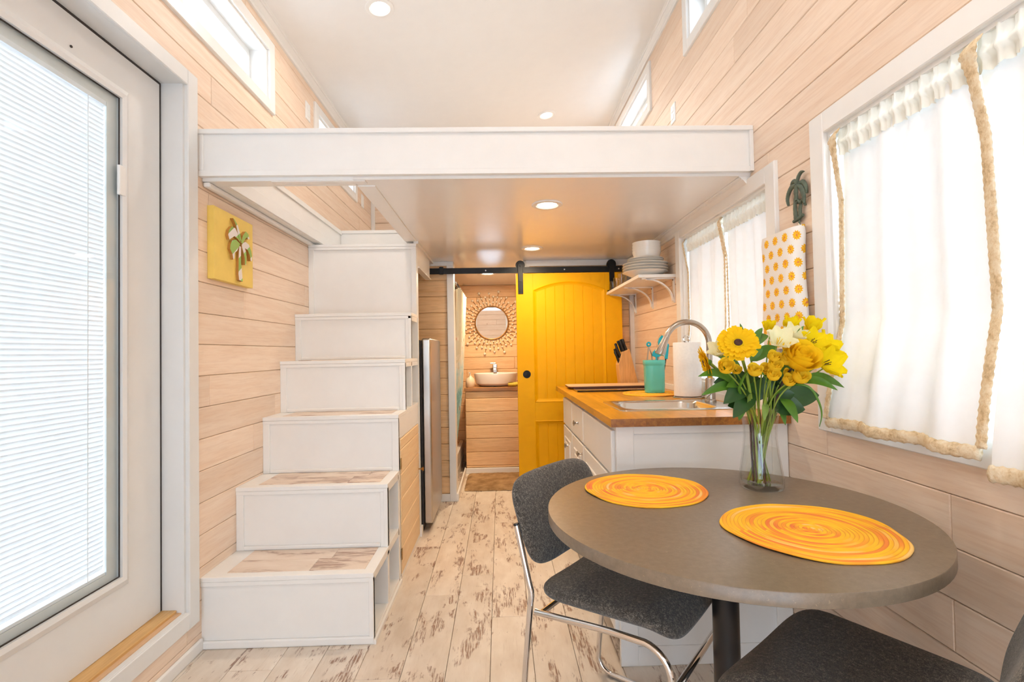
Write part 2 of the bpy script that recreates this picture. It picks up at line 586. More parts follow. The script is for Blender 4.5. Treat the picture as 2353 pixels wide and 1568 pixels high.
def placemat_mat():
    t = NT('placemat_coils')
    t.setin(t.bsdf, Roughness=0.85)
    tc = t.node('ShaderNodeTexCoord')
    sp = t.node('ShaderNodeSeparateXYZ'); t.link(tc.outputs['Object'], sp.inputs[0])
    x2 = t.math('MULTIPLY', sp.outputs[0], sp.outputs[0]); y2 = t.math('MULTIPLY', sp.outputs[1], sp.outputs[1])
    r = t.math('SQRT', t.math('ADD', x2, y2))
    ang = t.math('ARCTAN2', sp.outputs[1], sp.outputs[0])
    ph = t.math('MULTIPLY_ADD', ang, 1.0 / (2 * PI)); t.link(t.math('MULTIPLY', r, 118.0), ph.node.inputs[2])
    ring = t.math('FLOOR', ph)
    cb = t.node('ShaderNodeCombineXYZ')
    oi = t.node('ShaderNodeObjectInfo')
    t.link(t.math('MULTIPLY', ring, 1.37), cb.inputs[0])
    t.link(t.math('MULTIPLY', ang, 0.55), cb.inputs[1])
    t.link(t.math('MULTIPLY', oi.outputs['Random'], 40.0), cb.inputs[2])
    n = t.noise(cb.outputs[0], 0.9, 2, 0.5)
    c = t.ramp(n.outputs['Fac'], [(0.30, srgb(240, 128, 58)), (0.42, srgb(250, 160, 46)), (0.50, srgb(255, 198, 40)), (0.60, srgb(255, 186, 36)), (0.70, srgb(252, 204, 120))]).outputs['Color']
    fr = t.math('FRACT', ph)
    edge = t.math('ABSOLUTE', t.math('SUBTRACT', fr, 0.5))
    gr = t.ramp(edge, [(0.34, (0, 0, 0)), (0.5, (1, 1, 1))]).outputs['Color']
    c = t.mix(t.math('MULTIPLY', gr, 0.55), c, srgb(206, 104, 30))
    t.link(c, t.bsdf.inputs['Base Color'])
    return t.m
M_mat = placemat_mat()

def counter_mat(name, base, rot):
    sc = (14, 1.0, 14)
    return wood(name, base, tuple(q * 0.78 for q in base[:3]) + (1,), srgb(140, 76, 22), sc, 0.28, 0, 0.34, 0.4)
M_butcher = counter_mat('butcher_block', srgb(232, 160, 44), 0)
M_endgrain = wood('butcher_block_end_grain', srgb(176, 112, 44), srgb(134, 78, 28), srgb(90, 46, 14), (30, 30, 30), 0.4, 0, 0.45, 0.4)

def shower_pattern(t):
    v = t.coords((1, 1, 1), rnd=False)
    sp = t.node('ShaderNodeSeparateXYZ'); t.link(v, sp.inputs[0])
    n = t.noise(v, 5.0, 4, 0.6)
    f = t.math('MULTIPLY_ADD', n.outputs['Fac'], 0.9); t.link(t.math('MULTIPLY', sp.outputs[2], 0.55), f.node.inputs[2])
    c = t.ramp(f, [(0.45, srgb(120, 198, 210)), (0.60, srgb(206, 232, 234)), (0.72, srgb(140, 204, 212)), (0.85, srgb(216, 234, 234)), (0.98, srgb(244, 236, 218)), (1.0, srgb(226, 222, 200))]).outputs['Color']
    vo = t.node('ShaderNodeTexVoronoi'); vo.inputs['Scale'].default_value = 9.0
    t.link(v, vo.inputs['Vector'])
    sh = t.ramp(vo.outputs['Distance'], [(0.16, (1, 1, 1)), (0.22, (0, 0, 0))]).outputs['Color']
    return t.mix(t.math('MULTIPLY', sh, 0.7), c, srgb(206, 146, 112))
M_shower = cloth('seaside_shower_curtain', (1, 1, 1, 1), 0.25, 0.0, pattern=shower_pattern)

def daisy_pattern():
    t = NT('daisy_cotton')
    t.setin(t.bsdf, Roughness=0.9)
    tc = t.node('ShaderNodeTexCoord')
    sp = t.node('ShaderNodeSeparateXYZ'); t.link(tc.outputs['Object'], sp.inputs[0])
    # coordinate across the cloth: y minus x so that the turned side carries print as well
    U = t.math('MULTIPLY', t.math('SUBTRACT', sp.outputs[1], sp.outputs[0]), 1.0 / 0.058)
    V = t.math('MULTIPLY', sp.outputs[2], 1.0 / 0.0465)
    row = t.math('FLOOR', V)
    par = t.math('MULTIPLY', t.math('MODULO', t.math('ABSOLUTE', row), 2.0), 0.5)
    u = t.math('SUBTRACT', t.math('FRACT', t.math('ADD', U, t.math('ADD', par, 10.0))), 0.5)
    w = t.math('SUBTRACT', t.math('FRACT', t.math('ADD', V, 10.0)), 0.5)
    um = t.math('MULTIPLY', u, 0.058); wm = t.math('MULTIPLY', w, 0.0465)
    r = t.math('SQRT', t.math('ADD', t.math('MULTIPLY', um, um), t.math('MULTIPLY', wm, wm)))
    a = t.math('ARCTAN2', wm, um)
    wob = t.math('MULTIPLY_ADD', t.math('SINE', t.math('MULTIPLY', a, 11.0)), 0.0022); wob.node.inputs[2].default_value = 0.0152
    inside = t.math('LESS_THAN', r, wob)
    cen = t.math('LESS_THAN', r, 0.0030)
    nz = t.ramp(t.noise(tc.outputs['Object'], 120, 2).outputs['Fac'], [(0.35, srgb(240, 160, 28)), (0.6, srgb(255, 200, 40))]).outputs['Color']
    c = t.mix(inside, srgb(244, 236, 226), nz)
    c = t.mix(cen, c, srgb(226, 120, 90))
    t.link(c, t.bsdf.inputs['Base Color'])
    return t.m
M_daisy = daisy_pattern()

def rug_mat():
    t = NT('bath_rug_pile')
    t.setin(t.bsdf, Roughness=1.0)
    v = t.coords(rnd=False)
    n = t.noise(v, 9, 4, 0.6)
    n2 = t.noise(v, 160, 2)
    c = t.ramp(n.outputs['Fac'], [(0.35, srgb(150, 114, 72)), (0.65, srgb(196, 158, 112))]).outputs['Color']
    t.link(c, t.bsdf.inputs['Base Color'])
    t.bump(n2.outputs['Fac'], 1.0, 0.008)
    return t.m
M_rug = rug_mat()

def palm_art():
    t = NT('palm_art_paint')
    t.setin(t.bsdf, Roughness=0.5)
    v = t.coords((1, 9.0, 9.0), rnd=False)
    sp = t.node('ShaderNodeSeparateXYZ'); t.link(v, sp.inputs[0])
    s = t.math('FRACT', t.math('ADD', t.math('SUBTRACT', sp.outputs[2], t.math('MULTIPLY', sp.outputs[1], 0.8)), 20.0))
    c = t.ramp(s, [(0.0, srgb(232, 222, 214)), (0.42, srgb(232, 222, 214)), (0.46, srgb(156, 186, 92)), (0.9, srgb(148, 196, 96))])
    c.color_ramp.interpolation = 'CONSTANT'
    t.link(c.outputs['Color'], t.bsdf.inputs['Base Color'])
    return t.m
M_palmart = palm_art()
M_palmedge = plain('palm_art_edge', srgb(186, 130, 58), 0.6)
M_mirror = plain('mirror_silver', (0.93, 0.93, 0.93, 1), 0.01, 1.0, var=0.0)
#==PART2==
# ================================================================== STRUCTURE
XL, XR, YF, YB = -1.22, 1.08, -1.6, 5.35
YLB = 4.80           # rear wall of the loft
YP = 3.95            # bathroom partition
def zc(x):           # underside of the single-pitch ceiling
    return 2.985 + (x - XL) * 0.117

def cut_rows(u0, u1, v0, v1, period, phase, holes, rnd, lmin=1.3, lmax=2.6, joints=None):
    """rows of boards between v0..v1 with butt joints, cut around rectangular holes -> rectangles"""
    out = []
    k = math.floor((v0 - phase) / period)
    while True:
        a, b = phase + k * period, phase + (k + 1) * period
        if a >= v1 - 1e-6: break
        a, b = max(a, v0), min(b, v1)
        if b - a < 0.004:
            k += 1; continue
        cuts = [u0]
        if joints and k in joints:
            cuts += joints[k]
        else:
            p = u0 + rnd.uniform(0.3, lmax)
            while p < u1 - 0.25:
                cuts.append(p); p += rnd.uniform(lmin, lmax)
        cuts = sorted(c for c in cuts if u0 <= c < u1) + [u1]
        for c0, c1 in zip(cuts[:-1], cuts[1:]):
            bp = sorted({c0, c1} | {h[i] for h in holes for i in (0, 1) if c0 < h[i] < c1 and h[3] > a and h[2] < b})
            run = None
            for s0, s1 in zip(bp[:-1], bp[1:]):
                m = (s0 + s1) / 2
                rng = [(a, b)]
                for h in holes:
                    if h[0] < m < h[1]:
                        nr = []
                        for (q0, q1) in rng:
                            if h[3] <= q0 or h[2] >= q1: nr.append((q0, q1)); continue
                            if h[2] > q0: nr.append((q0, h[2]))
                            if h[3] < q1: nr.append((h[3], q1))
                        rng = nr
                rng = tuple(rng)
                if run and run[2] == rng:
                    run[1] = s1
                else:
                    if run: out += [(run[0], run[1], q0, q1) for q0, q1 in run[2]]
                    run = [s0, s1, rng]
            if run: out += [(run[0], run[1], q0, q1) for q0, q1 in run[2]]
        k += 1
    return [r for r in out if r[1] - r[0] > 0.006 and r[3] - r[2] > 0.006]

def rects_minus(u0, u1, v0, v1, holes):
    us = sorted({u0, u1} | {h[i] for h in holes for i in (0, 1) if u0 < h[i] < u1})
    vs_ = sorted({v0, v1} | {h[i] for h in holes for i in (2, 3) if v0 < h[i] < v1})
    out = []
    for a, b in zip(us[:-1], us[1:]):
        run = None
        for c, d in zip(vs_[:-1], vs_[1:]):
            m, n = (a + b) / 2, (c + d) / 2
            free = not any(h[0] < m < h[1] and h[2] < n < h[3] for h in holes)
            if free:
                if run: run[1] = d
                else: run = [c, d]
            elif run:
                out.append((a, b, run[0], run[1])); run = None
        if run: out.append((a, b, run[0], run[1]))
    return out

def wall_x(name, xface, back, u0, u1, v0, v1, holes, period, phase, mat, rnd, top=None, joints=None):
    """planked wall facing +-x: backing slab with openings plus one object per plank"""
    d = 1 if xface > back else -1
    mb = MB()
    for (a, b, c, e) in rects_minus(u0, u1, v0, v1, holes):
        mb.box(back, xface - d * 0.011, a, b, c, e)
    w = struct(mb, name, M_groove)
    ex = [(h[0] - 0.006, h[1] + 0.006, h[2] - 0.006, h[3] + 0.006) for h in holes]
    for (a, b, c, e) in cut_rows(u0, u1, v0, v1, period, phase, ex, rnd, joints=joints):
        p = MB().cham('x', xface - d * 0.0105, xface, a + 0.0005, b - 0.0005, c + 0.0008, e - 0.0008, 0.0026)
        build(p, 'plank', mat, w)
    return w

def wall_y(name, yface, back, u0, u1, v0, v1, holes, period, phase, mat, rnd):
    d = 1 if yface > back else -1
    mb = MB()
    for (a, b, c, e) in rects_minus(u0, u1, v0, v1, holes):
        mb.box(a, b, back, yface - d * 0.011, c, e)
    w = struct(mb, name, M_groove)
    ex = [(h[0] - 0.006, h[1] + 0.006, h[2] - 0.006, h[3] + 0.006) for h in holes]
    for (a, b, c, e) in cut_rows(u0, u1, v0, v1, period, phase, ex, rnd):
        p = MB().cham('y', yface - d * 0.0105, yface, a + 0.0005, b - 0.0005, c + 0.0012, e - 0.0012, 0.0045)
        build(p, 'plank', mat, w)
    return w

# openings: (y0, y1, z0, z1)
DOOR = (0.985, 1.948, 0.200, 2.244)
L1 = (1.45, 2.645, 2.548, 2.818)
L2 = (3.366, 4.212, 2.548, 2.818)
W1 = (0.25, 1.570, 0.962, 1.866)
W2 = (1.925, 2.866, 1.000, 1.822)
R1 = (1.85, 2.672, 2.885, 3.112)
R2 = (3.408, 4.250, 2.885, 3.112)
rw = random.Random(3)
wallL = wall_x('wall_left', XL, XL - 0.13, YF - 0.13, YB, 0.0, 3.06, [DOOR, L1, L2], 0.1288, 1.225 - 9 * 0.1288, M_pine_y, rw)
wallR = wall_x('wall_right', XR, XR + 0.13, YF - 0.13, YB, 0.0, 3.32, [W1, W2, R1, R2], 0.1265, 0.808 - 6 * 0.1265, M_pine_y, rw,
               joints={6: [1.62], 5: [1.175, 3.0], 3: [1.177], 2: [0.5, 2.2]})
wallB = wall_y('wall_back', YB, YB + 0.1, XL - 0.13, XR + 0.13, 0.0, 1.95, [], 0.1305, 0.99 - 7 * 0.1305, M_bath_x, rw)
wallLB = wall_y('wall_loft_back', YLB, YLB + 0.1, XL - 0.13, XR + 0.13, 1.98, 3.32, [], 0.129, 2.06, M_pine_x, rw)
FWS = [(-1.17, -0.62, 0.10, 2.02), (0.22, 1.03, 0.10, 2.02), (-0.56, 0.16, 0.10, 1.42)]  # openings for the added windows behind the camera
wallF = wall_y('wall_front', YF, YF - 0.13, XL - 0.13, XR + 0.13, 0.0, 3.32, FWS, 0.129, 0.05, M_pine_x, rw)
# bathroom partition: left and right of an opening that runs up to the loft ceiling
OPX0, OPX1 = -0.36, 0.20
wallP = wall_y('wall_bathroom_partition', YP, YP + 0.09, XL, OPX0 - 0.012, 0.0, 1.90, [], 0.1305, 1.625 - 12 * 0.1305, M_bath_x, rw)
wallP2 = wall_y('wall_behind_barn_door', YP, YP + 0.09, OPX1 + 0.012, XR, 0.0, 1.90, [], 0.1305, 1.625 - 12 * 0.1305, M_bath_x, rw)

# ceiling (sloping) and floor
mb = MB()
mb.prism([(XL - 0.13, zc(XL - 0.13)), (XR + 0.13, zc(XR + 0.13)), (XR + 0.13, zc(XR + 0.13) + 0.08), (XL - 0.13, zc(XL - 0.13) + 0.08)], 'y', YF - 0.13, YLB + 0.1)
struct(mb, 'ceiling', M_ceil)

fl = struct(MB().box(XL - 0.13, XR + 0.13, YF - 0.13, YB + 0.1, -0.06, -0.0085), 'floor', M_floorgap)
PWID = 0.163
jo = {-4: 2.008, -3: 3.034, -2: 2.424, -1: 2.63, 0: 2.213, 1: 2.9, 2: 2.35, 3: 1.95, 4: 2.6}
rf = random.Random(11)
for k in range(-8, 8):
    a, b = -0.056 + k * PWID, -0.056 + (k + 1) * PWID
    a, b = max(a, XL), min(b, XR)
    if b - a < 0.02: continue
    y = jo.get(k - 0, 2.0 + rf.uniform(0, 1.2))
    cuts = sorted({YF, YB} | {y + 1.215 * n for n in range(-4, 5) if YF + 0.05 < y + 1.215 * n < YB - 0.05})
    for c, d in zip(cuts[:-1], cuts[1:]):
        build(MB().cham('z', -0.008, 0.0, a + 0.0008, b - 0.0008, c + 0.0008, d - 0.0008, 0.0012), 'plank', M_floor, fl)

# baseboards
def baseboard(name, pts):
    mb = MB()
    for (x0, x1, y0, y1) in pts:
        mb.box(x0, x1, y0, y1, 0.0, 0.05)
    return struct(mb, name, M_white, bev=0.006)
baseboard('baseboard_left', [(XL, XL + 0.014, YF, 2.035)])
baseboard('baseboard_right', [(XR - 0.014, XR, YF, 1.86)])
mb = MB().box(-0.53, -0.345, YP - 0.014, YP, 0, 0.06).box(-0.36, -0.346, YP, 4.83, 0, 0.06)
struct(mb, 'baseboard_partition', M_white, bev=0.004)
struct(MB().box(-0.346, XR, 4.815, 4.838, 0, 0.052), 'baseboard_back', M_white, bev=0.004)

# crown mouldings and corner trims
def crown_profile(side, x, z, s):
    """stepped crown in the x-z plane; side=+1 projects to +x from a wall at x"""
    p = [(0, 0), (0, -1.0), (0.22, -1.0), (0.30, -0.82), (0.30, -0.70), (0.62, -0.30), (0.74, -0.28), (0.80, -0.12), (0.95, -0.1), (0.95, 0)]
    return [(x + side * a * s, z + b * s) for a, b in p]
mb = MB().prism([(px, pz + (px - XL) * 0.117) for px, pz in crown_profile(1, XL, zc(XL) + 0.004, 0.052)], 'y', YF, YLB)
struct(mb, 'trim_1', M_white, 'stepped crown moulding along the left wall')
mb = MB().prism([(px, pz + (px - XR) * 0.117) for px, pz in crown_profile(-1, XR, zc(XR) + 0.004, 0.052)], 'y', YF, YLB)
struct(mb, 'trim_2', M_white, 'stepped crown moulding along the right wall')
mb = MB().prism(crown_profile(-1, XR, 1.903, 0.05), 'y', 2.065, YP)
struct(mb, 'trim_3', M_white, 'crown moulding under the loft on the right wall')
mb = MB().box(OPX1 + 0.02, XR, YP - 0.018, YP, 1.855, 1.902).box(-0.55, OPX0 - 0.0, YP - 0.018, YP, 1.868, 1.902)
struct(mb, 'trim_4', M_white, 'white strip along the top of the bathroom partition', bev=0.003)
mb = MB().box(OPX0 - 0.053, OPX0, YP - 0.016, YP + 0.106, 0, 1.90)
struct(mb, 'trim_5', M_white, 'white jamb at the bathroom opening', bev=0.003)
mb = MB().box(OPX1, OPX1 + 0.05, YP - 0.012, YP + 0.106, 0, 1.90)
struct(mb, 'trim_6', M_white, 'white jamb behind the barn door', bev=0.003)
struct(MB().box(XR - 0.035, XR, YP - 0.032, YP, 0.93, 1.857), 'trim_7', M_white, 'white corner strip beside the barn door', bev=0.003)
struct(MB().box(XL, XL + 0.032, YLB - 0.032, YLB, 2.082, 2.95), 'trim_8', M_white, 'white corner post at the rear of the loft', bev=0.003)
struct(MB().box(XR - 0.032, XR, YLB - 0.032, YLB, 2.082, 3.2), 'trim_9', M_white, 'white corner post at the rear right of the loft', bev=0.003)

# ---------------------------------------------------------------- windows
WN = [0]
def window_x(xface, o, depth, cas, casing_sides='LRTB', mull=None, label=None, liner=True, stool=False):
    """window in a wall facing x; o = opening, parts: casing boards, jamb liner, sash frame, pane"""
    WN[0] += 1
    s = 1 if xface > 0 else -1          # outward direction
    y0, y1, z0, z1 = o
    name = 'window_%d' % WN[0]
    xg = xface + s * depth
    t = 0.012
    root = struct(MB().box(xface - s * 0.002, xg + s * 0.04, y0, y1, z0, z0 + t), name, M_white, label)
    f = 0.016
    def cb(a, b, c, d):
        build(MB().cham('x', xface + s * 0.001, xface - s * f, a, b, c, d, 0.003), 'casing', M_white, root)
    zb = z0 - cas if 'B' in casing_sides else z0
    zt = z1 + cas if 'T' in casing_sides else z1
    if 'L' in casing_sides: cb(y1, y1 + cas, zb, zt)
    if 'R' in casing_sides: cb(y0 - cas, y0, zb, zt)
    if 'T' in casing_sides: cb(y0, y1, z1, z1 + cas)
    if 'B' in casing_sides: cb(y0, y1, z0 - cas, z0)
    build(MB().box(xface, xg + s * 0.04, y0, y1, z1 - t, z1), 'jamb', M_white, root)
    build(MB().box(xface, xg + s * 0.04, y0, y0 + t, z0 + t, z1 - t), 'jamb', M_white, root)
    build(MB().box(xface, xg + s * 0.04, y1 - t, y1, z0 + t, z1 - t), 'jamb', M_white, root)
    b = 0.034
    a0, a1, c0, c1 = y0 + t, y1 - t, z0 + t, z1 - t
    fr = MB().box(xg, xg + s * 0.03, a0, a1, c0, c0 + b).box(xg, xg + s * 0.03, a0, a1, c1 - b, c1)
    fr.box(xg, xg + s * 0.03, a0, a0 + b, c0 + b, c1 - b).box(xg, xg + s * 0.03, a1 - b, a1, c0 + b, c1 - b)
    if mull:
        fr.box(xg - s * 0.004, xg + s * 0.034, mull - 0.022, mull + 0.022, c0 + b, c1 - b)
    sash = build(fr, 'sash', M_white, root)
    pcs = [(a0 + b, a1 - b)] if not mull else [(a0 + b, mull - 0.022), (mull + 0.022, a1 - b)]
    for (p, q) in pcs:
        build(MB().box(xg + s * 0.013, xg + s * 0.017, p, q, c0 + b, c1 - b), 'pane', M_pane, sash)
    return root
w1 = window_x(XR, W1, 0.085, 0.07, mull=0.91, label='wide dining window behind long white curtains')
w2 = window_x(XR, W2, 0.085, 0.068, casing_sides='LRTB', mull=2.39, label='kitchen window behind short white curtains above the sink')
w3 = window_x(XL, L1, 0.085, 0.06, mull=2.05, label='high slider window above the glazed door')
w4 = window_x(XL, L2, 0.085, 0.06, mull=3.79, label='high slider window beside the loft on the left wall')
w5 = window_x(XR, R1, 0.085, 0.06, mull=2.26, label='high slider window above the dining curtains')
w6 = window_x(XR, R2, 0.085, 0.06, mull=3.83, label='high slider window beside the loft on the right wall')
# unseen windows added in the front wall to let in more daylight
for wi, (x0, x1, z0, z1) in enumerate(FWS):
    mb = MB()
    for (a, b, c, d) in ((x0, x1, z0, z0 + 0.05), (x0, x1, z1 - 0.05, z1), (x0, x0 + 0.05, z0, z1), (x1 - 0.05, x1, z0, z1), (x0, x1, 1.30, 1.35) if z1 > 2 else (x0, x1, 0.7, 0.76)):
        mb.box(a, b, YF - 0.1, YF - 0.05, c, d)
    wf = struct(mb, 'window_%d' % (7 + wi), M_white, ('added left tall front window, unseen, letting in more daylight', 'added right tall front window, unseen, letting in more daylight', 'added low front window, unseen, letting in more daylight')[wi])
    build(MB().box(x0, x1, YF - 0.078, YF - 0.074, z0, z1), 'pane', M_pane, wf)
    for (a, b, c, d) in ((x0 - 0.06, x1 + 0.06, z1, z1 + 0.06), (x0 - 0.06, x1 + 0.06, z0 - 0.06, z0), (x0 - 0.06, x0, z0, z1), (x1, x1 + 0.06, z0, z1)):
        build(MB().cham('y', YF - 0.001, YF + 0.016, a, b, c, d, 0.003), 'casing', M_white, wf)

# ---------------------------------------------------------------- glazed entry door (left wall)
y0, y1, z0, z1 = DOOR
XD = -1.302
mb = MB()      # slab with a lite opening
LY0, LY1, LZ0, LZ1 = 1.157, 1.728, 0.430, 2.078
S0, S1, T0, T1 = 1.0, 1.925, 0.212, 2.233
for (a, b, c, d) in ((S0, S1, T0, LZ0), (S0, S1, LZ1, T1), (S0, LY0, LZ0, LZ1), (LY1, S1, LZ0, LZ1)):
    mb.box(XD - 0.044, XD, a, b, c, d)
door = struct(mb, 'door_1', M_doorpaint, 'white entry door with a tall glass light and enclosed mini blind')
# moulded lite frame: four mitred pieces with a sloped profile
def frame_x(mb, xf, o, i, h0, h1):
    """mitred picture-frame ring on plane x=xf facing +x, outer rect o, inner rect i, heights at outer and inner edge"""
    (a0, a1, c0, c1), (b0, b1, d0, d1) = o, i
    O = [(a0, c0), (a1, c0), (a1, c1), (a0, c1)]; I = [(b0, d0), (b1, d0), (b1, d1), (b0, d1)]
    for k in range(4):
        j = (k + 1) % 4
        v = [(xf, *O[k]), (xf, *O[j]), (xf, *I[j]), (xf, *I[k]),
             (xf + h0, *O[k]), (xf + h0, *O[j]), (xf + h1, *I[j]), (xf + h1, *I[k])]
        mb.add(v, [(0, 3, 2, 1), (4, 5, 6, 7), (0, 1, 5, 4), (1, 2, 6, 5), (2, 3, 7, 6), (3, 0, 4, 7)])
    return mb
mb = frame_x(MB(), XD - 0.0005, (LY0 - 0.034, LY1 + 0.034, LZ0 - 0.034, LZ1 + 0.034), (LY0 - 0.014, LY1 + 0.014, LZ0 - 0.014, LZ1 + 0.014), 0.004, 0.013)
frame_x(mb, XD - 0.0005, (LY0 - 0.014, LY1 + 0.014, LZ0 - 0.014, LZ1 + 0.014), (LY0 + 0.001, LY1 - 0.001, LZ0 + 0.001, LZ1 - 0.001), 0.013, 0.009)
build(mb, 'light_frame', M_doorpaint, door)
G = (LY0 + 0.044, LY1 - 0.044, LZ0 + 0.028, LZ1 - 0.036)
mb = frame_x(MB(), XD - 0.034, (LY0, LY1, LZ0, LZ1), G, 0.022, 0.022)
build(mb, 'spacer', plain('spacer_grey', srgb(224, 225, 220), 0.5), door)
build(frame_x(MB(), XD - 0.0035, (LY0 + 0.001, LY1 - 0.001, LZ0 + 0.001, LZ1 - 0.001), (LY0 + 0.0045, LY1 - 0.0045, LZ0 + 0.0045, LZ1 - 0.0045), 0.003, 0.003), 'gasket', M_dark, door)
build(MB().box(XD - 0.007, XD - 0.004, LY0 + 0.001, LY1 - 0.001, LZ0 + 0.001, LZ1 - 0.001), 'pane', M_pane, door)
build(MB().box(XD - 0.040, XD - 0.037, LY0, LY1, LZ0, LZ1), 'pane', M_pane, door)
blind = build(MB().box(XD - 0.030, XD - 0.012, G[0] + 0.002, G[1] - 0.002, G[3] - 0.016, G[3]), 'blind', M_slat, door)
build(MB().box(XD - 0.028, XD - 0.014, G[0] + 0.002, G[1] - 0.002, G[2] + 0.001, G[2] + 0.010), 'bottom_rail', M_slat, blind)
sl_me = None
pitch = 0.0158
n = int((G[3] - 0.018 - G[2] - 0.014) / pitch)
ca, sa = math.cos(math.radians(74)), math.sin(math.radians(74))
for i in range(n):
    z = G[3] - 0.024 - i * pitch
    if sl_me is None:
        mb = MB()
        hw, th = 0.0092, 0.0005
        yy0, yy1 = G[0] + 0.003, G[1] - 0.003
        sec = []
        for q, e in ((-1, 0), (-0.35, 0.0012), (0.35, 0.0012), (1, 0)):
            sec.append((q * hw, e))
        for q in range(3):
            (ua, wa), (ub, wb) = sec[q], sec[q + 1]
            pa = (XD - 0.021 + ua * ca - wa * sa, z + ua * sa + wa * ca)
            pb = (XD - 0.021 + ub * ca - wb * sa, z + ub * sa + wb * ca)
            mb.add([(pa[0], yy0, pa[1]), (pa[0], yy1, pa[1]), (pb[0], yy1, pb[1]), (pb[0], yy0, pb[1])], [(0, 1, 2, 3)])
        s = build(mb, 'slat', M_slat, blind)
        sl_me, sl_z, sl_o = s.data, z, s
    else:
        s = sl_o.copy(); COL.objects.link(s); s.parent = blind
        s.location = (0, 0, z - sl_z)
cords = []
for yy in (G[1] - 0.075, G[0] + 0.075):
    build(MB().box(XD - 0.0125, XD - 0.0115, yy - 0.0012, yy + 0.0012, G[2] + 0.005, G[3] - 0.01), 'ladder_cord', M_slat, blind)
build(MB().box(XD + 0.002, XD + 0.013, LY1 - 0.019, LY1 + 0.010, 1.735, 1.838), 'blind_slider', M_white, door, bev=0.003)
# screw-hole plugs and dark weather seal round the slab
seal = MB().box(XD - 0.05, XD - 0.001, S1 + 0.0005, S1 + 0.0108, T0, T1 + 0.010).box(XD - 0.05, XD - 0.001, S0, S1, T1 + 0.0005, T1 + 0.0105)
build(seal, 'weather_seal', M_dark, door)
def casing_piece(a, b, c, d, name='casing'):
    build(MB().cham('x', XL - 0.001, XL + 0.014, a, b, c, d, 0.003), name, M_doorpaint, door)
casing_piece(1.948, 2.012, 0.128, 2.306)
casing_piece(0.985, 1.948, 2.244, 2.306)
casing_piece(0.921, 0.985, 0.128, 2.306)
casing_piece(0.985, 1.948, 0.128, 0.192, 'sill_casing')
build(MB().box(XD - 0.05, XL, 1.936, 1.948, 0.195, 2.244), 'jamb', M_doorpaint, door)
build(MB().box(XD - 0.05, XL, 0.985, 0.997, 0.195, 2.244), 'jamb', M_doorpaint, door)
build(MB().box(XD - 0.05, XL, 0.997, 1.936, 2.2435, 2.256), 'jamb', M_doorpaint, door)
build(MB().box(XD - 0.05, XL - 0.028, 0.997, 1.936, 0.175, 0.2105), 'threshold', M_oak, door, bev=0.002)
build(MB().box(XL - 0.028, XL + 0.010, 0.985, 1.948, 0.16, 0.195), 'sill', M_doorpaint, door, bev=0.002)
build(MB().tube([(XD, 1.53, 2.135), (XD + 0.003, 1.53, 2.135)], 0.004, 10), 'screw_hole', M_dark, door)
build(MB().box(XD - 0.05, XD - 0.046, 0.90, 2.0, 0.1, 2.3), 'backing', M_doorpaint, door) if False else None

# ================================================================== LOFT
loft = thing('loft_platform', 'white painted sleeping loft platform spanning the room above the kitchen', 'loft', (0, 2.05, 1.90))
HX0, HX1, HY0, HY1 = -1.155, -0.60, 2.13, 3.65   # stair hatch
build(MB().box(XL, XR, 2.040, 2.06, 1.914, 2.098), 'fascia_board', M_white, loft)
build(MB().box(XL, XR, 2.026, 2.07, 2.086, 2.106), 'fascia_cap', M_white, loft, bev=0.003)
build(MB().box(XL, XR, 2.032, 2.041, 1.913, 1.936), 'fascia_strip', M_white, loft, bev=0.002)
build(MB().box(XL, XL + 0.02, 2.032, 2.041, 1.936, 2.086), 'fascia_strip', M_white, loft, bev=0.002)
build(MB().box(XR - 0.016, XR, 2.026, 2.041, 1.913, 2.086), 'fascia_strip', M_white, loft, bev=0.002)
build(MB().box(XL, HX1, 2.06, HY0, 1.900, 2.085), 'front_beam', M_white, loft, bev=0.002)
build(MB().box(XL + 0.28, HX1 + 0.05, 2.066, 2.10, 1.8975, 1.9015), 'beam_sheen_strip', M_white_g, loft)  # added glossy strip standing for a sky reflection on the flat beam underside
build(MB().box(HX1, XR, 2.061, YB, 1.902, 1.93), 'ceiling_panel', M_white_g, loft)
build(MB().box(XL, HX1, YP + 0.0, YB, 1.902, 1.93), 'ceiling_panel', M_white_g, loft)
build(MB().box(HX1, -0.525, HY0, 3.185, 1.8965, 2.06), 'edge_beam', M_white, loft, bev=0.002)
build(MB().box(-0.548, -0.516, 3.20, YP, 1.884, 1.904), 'edge_strip', M_white, loft, bev=0.002)
build(MB().box(XL, HX0, HY0, HY1, 1.900, 2.085), 'ledger', M_white, loft, bev=0.002)
build(MB().box(HX0, HX0 + 0.008, HY0, HY1, 1.9015, 1.965), 'ledger_strip', M_white, loft, bev=0.002)
build(MB().box(HX0, HX0 + 0.008, HY0, HY1, 2.055, 2.085), 'ledger_strip', M_white, loft, bev=0.002)
build(MB().box(XL + 0.001, XL + 0.03, 2.062, HY1, 1.878, 1.900), 'ledger_strip', M_white, loft, bev=0.008)
build(MB().box(HX0, HX1, HY1, HY1 + 0.03, 1.86, 2.085), 'hatch_riser', M_white, loft)
build(MB().box(HX0, HX1, HY1 - 0.008, HY1 + 0.03, 2.065, 2.088), 'hatch_cap', M_white, loft, bev=0.002)
build(MB().box(HX1, XR, 2.07, YLB, 2.06, 2.084), 'deck', M_white, loft)
build(MB().box(XL, HX1, HY1 + 0.03, YLB, 2.06, 2.084), 'deck', M_white, loft)

